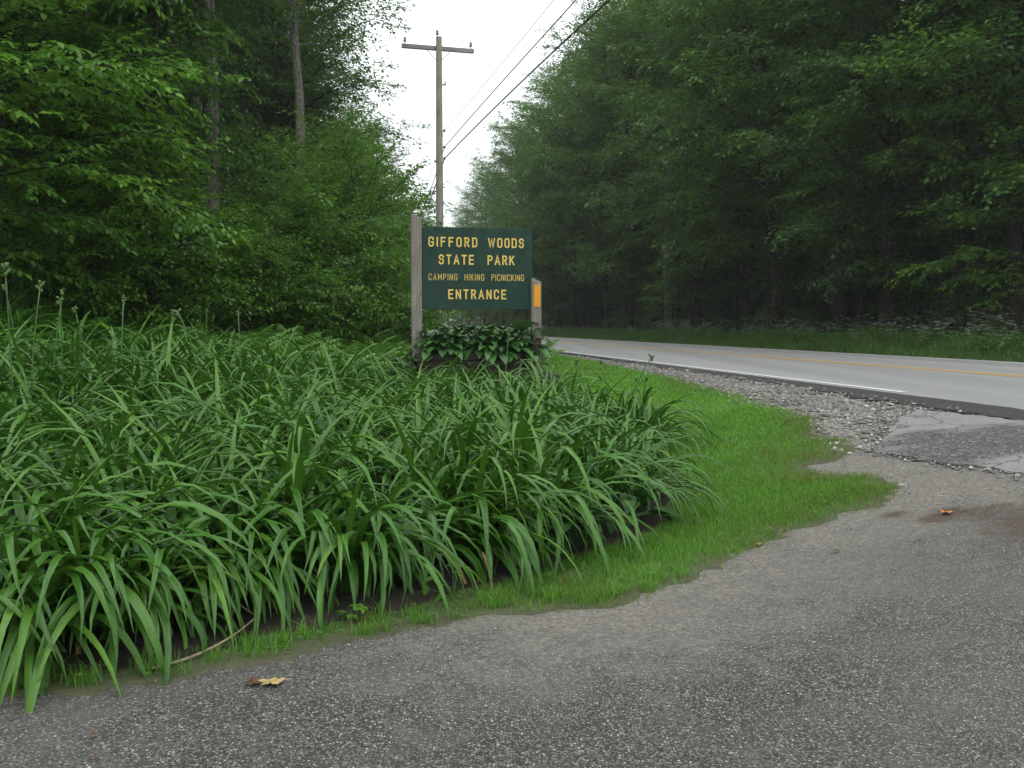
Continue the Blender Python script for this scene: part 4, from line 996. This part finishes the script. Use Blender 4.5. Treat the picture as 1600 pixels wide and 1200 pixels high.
# ------------------------------------------------------------------ grass
def blades(name, X, Y, h, w, mt, lean=.5, seed=0, tint=None, dz=.012, label=None, cat=None):
    rng = np.random.default_rng(seed); n = len(X); Z = g(X, Y) + dz - .004
    a = rng.uniform(0, 6.283, n); b = a + math.pi / 2 + rng.normal(0, .5, n); ln = np.abs(rng.normal(0, lean, n)) * h
    dx, dy = np.cos(a) * w / 2, np.sin(a) * w / 2; lx, ly = np.cos(b) * ln, np.sin(b) * ln
    V = np.stack([np.c_[X - dx, Y - dy, Z], np.c_[X + dx, Y + dy, Z], np.c_[X - dx * .7 + lx * .35, Y - dy * .7 + ly * .35, Z + h * .62], np.c_[X + dx * .7 + lx * .35, Y + dy * .7 + ly * .35, Z + h * .62], np.c_[X + lx, Y + ly, Z + h * .95]], 1).reshape(-1, 3)
    k = np.arange(n)[:, None] * 5; F = np.concatenate([k + [0, 1, 3], k + [0, 3, 2], k + [2, 3, 4]], 1).reshape(-1, 3)
    me = mesh_np(name, V, F, [mt], tint=np.repeat(tint if tint is not None else np.full(n, .5), 3))
    return tag(link(name, me), label, cat, None, 'stuff')
def vnoise(X, Y, s, seed):
    rng = np.random.default_rng(seed); T = rng.random((64, 64)); x = X / s; y = Y / s
    i = np.floor(x).astype(int); j = np.floor(y).astype(int); u = x - i; v = y - j; u = u * u * (3 - 2 * u); v = v * v * (3 - 2 * v)
    q = lambda a, b: T[a % 64, b % 64]
    return (q(i, j) * (1 - u) + q(i + 1, j) * u) * (1 - v) + (q(i, j + 1) * (1 - u) + q(i + 1, j + 1) * u) * v
def lawn():
    rng = np.random.default_rng(9); LP = np.array(lawn_poly); XX, YY = [], []
    for (y0, y1, dens) in ((2.2, 4.2, 15000), (4.2, 6.2, 13000), (6.2, 9, 7500), (9, 14, 3600), (14, 26, 1200)):
        xa, xb = -.56 * y1 - .2, 3.4; n = int((xb - xa) * (y1 - y0) * dens); X = rng.uniform(xa, xb, n); Y = rng.uniform(y0, y1, n)
        k = inside(LP, X, Y) & ~inside(BED, X, Y) & (np.abs(X) < .55 * Y + .2); XX.append(X[k]); YY.append(Y[k])
    X = np.concatenate(XX); Y = np.concatenate(YY)
    de = pdist(LAWN_EDGE, X, Y); db = pdist(BED_FRONT, X, Y)
    n1 = vnoise(X, Y, .5, 1) * .5 + vnoise(X, Y, .16, 2) * .5
    left = 1 - sst(-.9, .5, X)                                      # thin, worn grass along the bed on the left
    p = np.clip(de / (.05 + .34 * vnoise(X, Y, .22, 14)), .06, 1) * (1 - .35 * left) * np.clip(.35 + n1 * 1.25 - .5 * left, 0, 1)
    strip_ = (db < .28); p = np.where(strip_, p * (1 - .85 * left), p)
    k = rng.random(len(X)) < p; X, Y, de, n1, left = X[k], Y[k], de[k], n1[k], left[k]
    h = rng.uniform(.020, .048, len(X)) * (.75 + .6 * n1) * (.6 + .4 * np.clip(de / .4, 0, 1))
    big = vnoise(X, Y, 1.1, 5); t = .26 + .34 * np.clip(de / .45, 0, 1) + (big - .5) * .7 + (vnoise(X, Y, .3, 6) - .5) * .4 + rng.normal(0, .2, len(X)) - .15 * left
    w = .0035 * np.clip(Y / 5, .8, 2.4)
    tx, ty = [], []                                                    # separate tufts on the worn strip before the bed
    for q in range(110):
        t_ = rng.random(); i0 = min(int(t_ * 11), 10); a = np.array(LAWN_EDGE[i0]); b = np.array(LAWN_EDGE[i0 + 1]); c = a + (b - a) * (t_ * 11 - i0) + np.array([-.02, .07 + rng.random() * .2])
        m_ = rng.integers(12, 34); tx.append(c[0] + rng.normal(0, .022, m_)); ty.append(c[1] + rng.normal(0, .016, m_))
    tx = np.concatenate(tx); ty = np.concatenate(ty); X = np.r_[X, tx]; Y = np.r_[Y, ty]; h = np.r_[h, rng.uniform(.03, .075, len(tx))]; w = np.r_[w, np.full(len(tx), .0032)]; t = np.r_[t, rng.normal(.45, .2, len(tx))]
    print('BLADES', len(X))
    blades('lawn_grass', X, Y, h, w, 'lawn_blade', .8, 3, np.clip(t, 0, 1), label='short bright green grass of the mown strip', cat='grass')
lawn()
def clover():
    rng = np.random.default_rng(19); n = 2600; X = rng.uniform(-1.5, 3.4, n); Y = 2.8 + 6.5 * rng.random(n)
    k = inside(np.array(lawn_poly), X, Y) & ~inside(BED, X, Y) & (vnoise(X, Y, .45, 12) > .55); X, Y = X[k], Y[k]; n = len(X); Z = g(X, Y) + .012 + rng.uniform(.02, .045, n)
    pos, dr = [], []
    for q in range(3):
        a = rng.uniform(0, 6.28, n) if q == 0 else a + 2.09
        pos.append(np.c_[X, Y, Z]); dr.append(np.c_[np.cos(a), np.sin(a), np.full(n, .12)])
    pos = np.concatenate(pos); dr = np.concatenate(dr); dr /= np.linalg.norm(dr, axis=1)[:, None]; N = len(pos)
    V, F, k = leaf_arrays(pos, dr, np.c_[rng.normal(0, .2, N), rng.normal(0, .2, N), np.ones(N)], rng.uniform(.010, .018, N), rng.uniform(.010, .016, N))
    tag(link('clover', mesh_np('clover', V, F, ['maple_leaf'], tint=np.repeat(rng.uniform(.3, 1, N), k))), 'patches of small clover leaves scattered in the lawn', 'clover', None, 'stuff')
clover()
def verge():
    rng = np.random.default_rng(15); n = 90000; Y = 12 + 75 * rng.random(n) ** 1.7; d = -7.75 - rng.random(n) ** .9 * 3.4
    X = LSX + LSL * (Y - LSY) - d / _n; k = (np.abs(X) < .57 * Y + 1); X, Y, d = X[k], Y[k], d[k]
    e = np.clip((-d - 7.75) / 1.6, 0, 1); h = (.10 + .38 * e) * rng.uniform(.6, 1.2, len(X)) * (.6 + .8 * vnoise(X, Y, 1.4, 8))
    blades('verge_grass', X, Y, h, .012 + .0004 * Y, 'verge_blade', .45, 4, np.clip(.5 + (vnoise(X, Y, 2.2, 9) - .5) * .8 + rng.normal(0, .12, len(X)), 0, 1), label='tall rough grass on the far verge of the road', cat='grass')
    n = 26000; Y = 16 + 60 * rng.random(n) ** 1.5; d = 1.6 + rng.random(n) * 5.5; X = LSX + LSL * (Y - LSY) - d / _n
    h = .12 * rng.uniform(.5, 1.3, n) * np.clip((d - 1.5) / 1.5, .3, 2.6)
    k = (X < -.3) | (Y > 22)
    blades('wood_edge_grass', X[k], Y[k], h[k], .010 + .0004 * Y[k], 'lawn_blade', .5, 6, np.clip(.4 + rng.normal(0, .15, k.sum()), 0, 1), label='uncut grass between the park sign and the left wood', cat='grass')
verge()
def cow_parsley(seed):
    rng = np.random.default_rng(seed); mb = MB(); hd = MB(); H = rng.uniform(.75, 1.05)
    mb.tube([(0, 0, 0), (.02, .01, H * .5), (.0, .03, H * .8)], [.006, .005, .003], 4, cap=False)
    for q in range(5):
        a = q * 1.3 + rng.normal(0, .3); z0 = H * rng.uniform(.45, .8); r_ = rng.uniform(.1, .24); e = Vector((math.cos(a) * r_, math.sin(a) * r_, z0 + rng.uniform(.12, .25)))
        mb.tube([(0, .01, z0), e], [.003, .002], 3, cap=False)
        for u in range(11):
            c = e + Vector((rng.normal(0, .036), rng.normal(0, .036), rng.normal(0, .006))); s = rng.uniform(.011, .018)
            hd.add([c + Vector((-s, -s, 0)), c + Vector((s, -s, .003)), c + Vector((s, s, 0)), c + Vector((-s, s, .004))], [[0, 1, 2, 3]])
    pos, dr, nr, ln = [], [], [], []
    for q in range(40):
        a = rng.uniform(0, 6.28); z = H * rng.uniform(.08, .6); rr_ = rng.uniform(.02, .16); pos.append((math.cos(a) * rr_, math.sin(a) * rr_, z)); dr.append((math.cos(a), math.sin(a), rng.normal(-.1, .3))); nr.append((rng.normal(0, .3), rng.normal(0, .3), 1)); ln.append(rng.uniform(.07, .16))
    dr = np.array(dr); dr /= np.linalg.norm(dr, axis=1)[:, None]; V, F, k = leaf_arrays(np.array(pos), dr, np.array(nr), np.array(ln), np.array(ln) * .45)
    lf = mesh_np('leaves', V, F, ['verge_blade'], tint=np.full(len(F), .6))
    return mb.mesh('stem', ['stem_green']), hd.mesh('flower_heads', ['white_flower']), lf
CP = [cow_parsley(i) for i in range(5)]
rng = random.Random(22)
for i in range(250):
    Y = 19 + 34 * rng.random() ** 1.5; d = rng.uniform(8.6, 11.0); x, y = roadpt(-d, Y)
    if x > .57 * y + .6: continue
    st, hd, lf = CP[i % 5]; s = rng.uniform(.75, 1.15)
    o = empty('cow_parsley', (x, y, gz(x, y) - .02), rng.uniform(0, 6.28), 'white-flowered cow parsley standing in the tall weeds of the far verge', 'wildflower', 'cow parsley along the far verge'); o.scale = (s, s, s)
    link('stem', st, o); link('flower_heads', hd, o)['kind'] = 'stuff'; l_ = link('leaves', lf, o)

# ------------------------------------------------------------------ gravel, stones
def stones(name, X, Y, S_, dz, seed, label):
    rng = np.random.default_rng(seed); n = len(X); Z = g(X, Y) + dz
    base = np.array([(1, 0, 0), (.3, .95, 0), (-.8, .6, 0), (-.8, -.6, 0), (.3, -.95, 0), (.1, 0, .8), (0, 0, -.5)])
    a = rng.uniform(0, 6.28, n); V = base[None] * (1 + rng.normal(0, .2, (n, 7, 3))); V = V * np.stack([S_ * rng.uniform(.8, 1.3, n), S_ * rng.uniform(.6, 1, n), S_ * rng.uniform(.45, .8, n)], 1)[:, None]
    c, s = np.cos(a)[:, None], np.sin(a)[:, None]; V = np.stack([V[..., 0] * c - V[..., 1] * s, V[..., 0] * s + V[..., 1] * c, V[..., 2]], 2) + np.stack([X, Y, Z + S_ * .15], 1)[:, None]
    k = np.arange(n)[:, None] * 7; T = [[0, 1, 5], [1, 2, 5], [2, 3, 5], [3, 4, 5], [4, 0, 5], [1, 0, 6], [2, 1, 6], [3, 2, 6], [4, 3, 6], [0, 4, 6]]
    F = np.concatenate([k + t for t in T], 1).reshape(-1, 3)
    return tag(link(name, mesh_np(name, V.reshape(-1, 3), F, ['gravel_stone'], tint=np.repeat(rng.random(n), 10))), label, 'gravel', None, 'stuff')
m, ns, ls, p = mat('gravel_stone'); r = ramp(ns, [(0, (.07, .066, .058)), (.5, (.17, .16, .145)), (.85, (.30, .285, .26)), (1, (.45, .44, .41))]); ls.new(attr(ns, 'tint'), r.inputs[0]); ls.new(r.outputs[0], p.inputs['Base Color']); p.inputs['Roughness'].default_value = .8
def gravel():
    rng = np.random.default_rng(33); n = 60000; Y = 5.5 + 18 * rng.random(n) ** 1.8; X = rng.uniform(0, 4.2, n)
    k = inside(GRAV, X, Y) & (rng.random(n) < .35 + .8 * vnoise(X, Y, .5, 3)) & (dleft(X, Y) > .38 + .2 * sst(12, 8.5, Y) + rng.normal(0, .06, n)); X, Y = X[k], Y[k]
    stones('gravel', X, Y, np.clip(rng.lognormal(-4.35, .42, len(X)), .006, .035), .004, 1, 'loose grey gravel of the road shoulder')
    n = 26000; X = rng.uniform(-2, 3.8, n); Y = rng.uniform(2.2, 6.6, n); du = dust_attr(X, Y)
    k = inside(drive_poly, X, Y) & (rng.random(n) < .22 + .5 * du) & ~inside(apron, X, Y); X, Y = X[k], Y[k]
    sp_ = []
    for q in range(len(apron) - 4):                                  # crumbs along the broken rim of the apron
        a, b = np.array(apron[q]), np.array(apron[q + 1]); m_ = int(np.linalg.norm(b - a) * 260); t_ = rng.random(m_)[:, None]; sp_.append(a + (b - a) * t_ + rng.normal(0, .05, (m_, 2)) - np.array([0, .02]))
    sp_ = np.concatenate(sp_); stones('crumbled_asphalt', sp_[:, 0], sp_[:, 1], np.clip(rng.lognormal(-4.8, .5, len(sp_)), .004, .02), .012, 5, 'crumbs of asphalt along the broken rim of the apron')
    stones('grit', X, Y, np.clip(rng.lognormal(-5.75, .4, len(X)), .0018, .010), .006, 2, 'fine loose grit scattered on the driveway')
gravel()
def flecks():
    rng = np.random.default_rng(44); n = 900; X = rng.uniform(-2.4, 3.6, n); Y = rng.uniform(2.3, 6.4, n); de = pdist(LAWN_EDGE, X, Y)
    k = rng.random(n) < np.exp(-de / .35) * .8 + .07; X, Y = X[k], Y[k]; n = len(X); Z = g(X, Y) + .022; a = rng.uniform(0, 6.28, n)
    dr = np.c_[np.cos(a), np.sin(a), rng.normal(0, .15, n)]; dr /= np.linalg.norm(dr, axis=1)[:, None]; L = rng.uniform(.008, .03, n)
    V, F, k = leaf_arrays(np.c_[X, Y, Z], dr, np.c_[rng.normal(0, .2, n), rng.normal(0, .2, n), np.ones(n)], L, L * rng.uniform(.12, .6, n), droop=.05)
    tag(link('leaf_litter', mesh_np('leaf_litter', V, F, ['dead_leaf_brown'])), 'small brown flecks of leaf litter along the driveway edge', 'litter', None, 'stuff')
flecks()
def rock(a, b, s, label):
    x, y = site(a, b); rng = np.random.default_rng(int(a)); bm = bmesh.new(); bmesh.ops.create_icosphere(bm, subdivisions=2, radius=s)
    for v in bm.verts: v.co = Vector((v.co.x * 1.2, v.co.y * .85, v.co.z * .7)) * (1 + rng.normal(0, .08))
    me = bpy.data.meshes.new('stone'); bm.to_mesh(me); bm.free(); me.materials.append(MATS['stone_grey']); tag(link('stone', me, None, (x, y, gz(x, y) + s * .35)), label, 'stone')
rock(1410, 762, .022, 'dark stone lying on the dirt beside the tip of the lawn')
rock(1590, 746, .016, 'small stone lying below the broken edge of the asphalt apron')

# ------------------------------------------------------------------ fallen leaves, stick, small weeds
def fallen_leaf(a, b, s, m_, label, lobes=5, rz=0., seed=0):
    rng = np.random.default_rng(seed); x, y = site(a, b); n = 40; V = [(0, 0, .006)]; F = []
    for k in range(n):
        t = 2 * math.pi * k / n; rr_ = s * (.42 + .40 * abs(math.cos(t * lobes / 2)) ** 1.4 + rng.normal(0, .03)) if lobes else s * (.35 + .5 * abs(math.cos(t)) ** 2)
        V.append((rr_ * math.cos(t), rr_ * math.sin(t) * .85, .004 + .006 * abs(math.sin(t * 1.5 + seed)) + rng.uniform(0, .004)))
    F = [[0, 1 + k, 1 + (k + 1) % n] for k in range(n)]
    mb = MB(); mb.add(V, F); mb.tube([(s * .3, 0, .008), (s * 1.2, s * .1, .006)], .0016, 4)
    tag(mb.build('fallen_leaf', m_, None, loc=(x, y, gz(x, y) + .010), rot=(0, 0, rz)), label, 'leaf', 'fallen leaves')
fallen_leaf(424, 1078, .055, 'dead_leaf_tan', 'large tan maple leaf lying on the driveway edge', 5, .4, 1)
fallen_leaf(395, 1074, .038, 'dead_leaf_brown', 'brown curled leaf tucked beside the large tan maple leaf', 5, 2, 2)
fallen_leaf(1478, 809, .045, 'dead_leaf_orange', 'small orange leaf lying on brown needle litter', 5, 1, 3)
fallen_leaf(1306, 868, .024, 'stem_green', 'tiny green leaf lying on the dusty driveway', 0, .8, 4)
fallen_leaf(152, 1052, .05, 'dead_leaf_brown', 'dead brown maple leaf on the soil under the daylilies', 5, 2.5, 5)
fallen_leaf(560, 978, .035, 'dead_leaf_brown', 'withered brown leaf on the bare soil at the bed edge', 5, .7, 6)
fallen_leaf(1185, 858, .026, 'dead_leaf_tan', 'small pale leaf at the edge of the lawn', 3, .7, 7)
a0 = site(232, 1056); a1 = site(345, 1034); a2 = site(408, 985)
mb = MB(); pts = []
for t in np.linspace(0, 1, 9):
    q = (np.array(a0) * (1 - t) ** 2 + 2 * np.array(a1) * t * (1 - t) + np.array(a2) * t * t); pts.append((q[0], q[1], gz(*q) + .02 + .05 * t * t))
mb.tube(pts, list(np.linspace(.006, .003, 9)), 6); tag(mb.build('fallen_stalk', 'stick_wood'), 'dry pale stalk lying along the front of the flower bed', 'stick')
def weed(a, b, n, s, label, seed, m_='young_leaf'):
    rng = np.random.default_rng(seed); x, y = site(a, b); o = empty('weed', (x, y, gz(x, y)), 0, label, 'weed'); mb = MB(); pos, dr, nr, ln = [], [], [], []
    for q in range(n):
        an = rng.uniform(0, 6.28); r_ = rng.uniform(.02, .12) * s; z = rng.uniform(.03, .20) * s; e = (math.cos(an) * r_, math.sin(an) * r_, z); mb.tube([(0, 0, 0), (e[0] * .4, e[1] * .4, z * .7), e], [.002, .0015, .001], 4, cap=False)
        for u in range(3):
            b_ = an + (u - 1) * 1.3; pos.append(e); dr.append((math.cos(b_), math.sin(b_), rng.normal(-.1, .2))); nr.append((rng.normal(0, .2), rng.normal(0, .2), 1)); ln.append(rng.uniform(.035, .06) * s)
    dr = np.array(dr); dr /= np.linalg.norm(dr, axis=1)[:, None]; V, F, k = leaf_arrays(np.array(pos), dr, np.array(nr), np.array(ln), np.array(ln) * .6, True)
    mb.build('stem', 'stem_green', o); l_ = link('leaves', mesh_np('leaves', V, F, [m_], tint=np.full(len(F), .45)), o)
weed(790, 892, 12, 1.0, 'leafy seedling with rounded leaves under the drooping daylilies', 1)
weed(708, 944, 7, .9, 'small seedling at the bare front edge of the bed', 2)
weed(855, 900, 7, .8, 'seedling right of the rounded one, near the end of the bed', 3)
weed(185, 1020, 9, 1.0, 'dark seedling growing low in the bed at the left', 4, 'maple_leaf')
weed(560, 975, 5, .7, 'tiny seedling beside a withered brown leaf', 5)
def burdock(a, b, n, s, label, seed):
    rng = np.random.default_rng(seed); x, y = site(a, b); o = empty('burdock', (x, y, gz(x, y)), 0, label, 'weed'); mb = MB()
    for q in range(n):
        an = q * 2.4 + rng.normal(0, .3); r_ = rng.uniform(.08, .2) * s; z = rng.uniform(.08, .42) * s; e = (math.cos(an) * r_, math.sin(an) * r_, z); mb.tube([(0, 0, 0), (e[0] * .4, e[1] * .4, z * .8), e], [.006, .005, .003], 5, cap=False)
        link('leaf', HL[rng.integers(10)], o, e, (rng.normal(0, .3), rng.uniform(-.1, .6), an), s * rng.uniform(.9, 1.3))
    mb.build('stems', 'stem_green', o)
burdock(980, 828, 17, .7, 'broad-leaved weed with big crinkled leaves at the right end of the daylily bed', 1)
burdock(885, 868, 8, .6, 'smaller broad-leaved weed in the shade under the right end of the daylilies', 2)

# ------------------------------------------------------------------ air
HAZE = .00055
if HAZE:
    mb = MB(); mb.box((0, 100, 24), (280, 256, 56)); hz = mb.build('haze', []); hz['kind'] = 'stuff'
    m = bpy.data.materials.new('haze'); m.use_nodes = True; m.node_tree.nodes.clear(); out = m.node_tree.nodes.new('ShaderNodeOutputMaterial'); pv = m.node_tree.nodes.new('ShaderNodeVolumePrincipled')
    pv.inputs['Color'].default_value = (.93, .97, .97, 1); pv.inputs['Density'].default_value = HAZE; pv.inputs['Anisotropy'].default_value = .2
    m.node_tree.links.new(pv.outputs[0], out.inputs['Volume']); hz.data.materials.clear(); hz.data.materials.append(m); hz.display_type = 'WIRE'
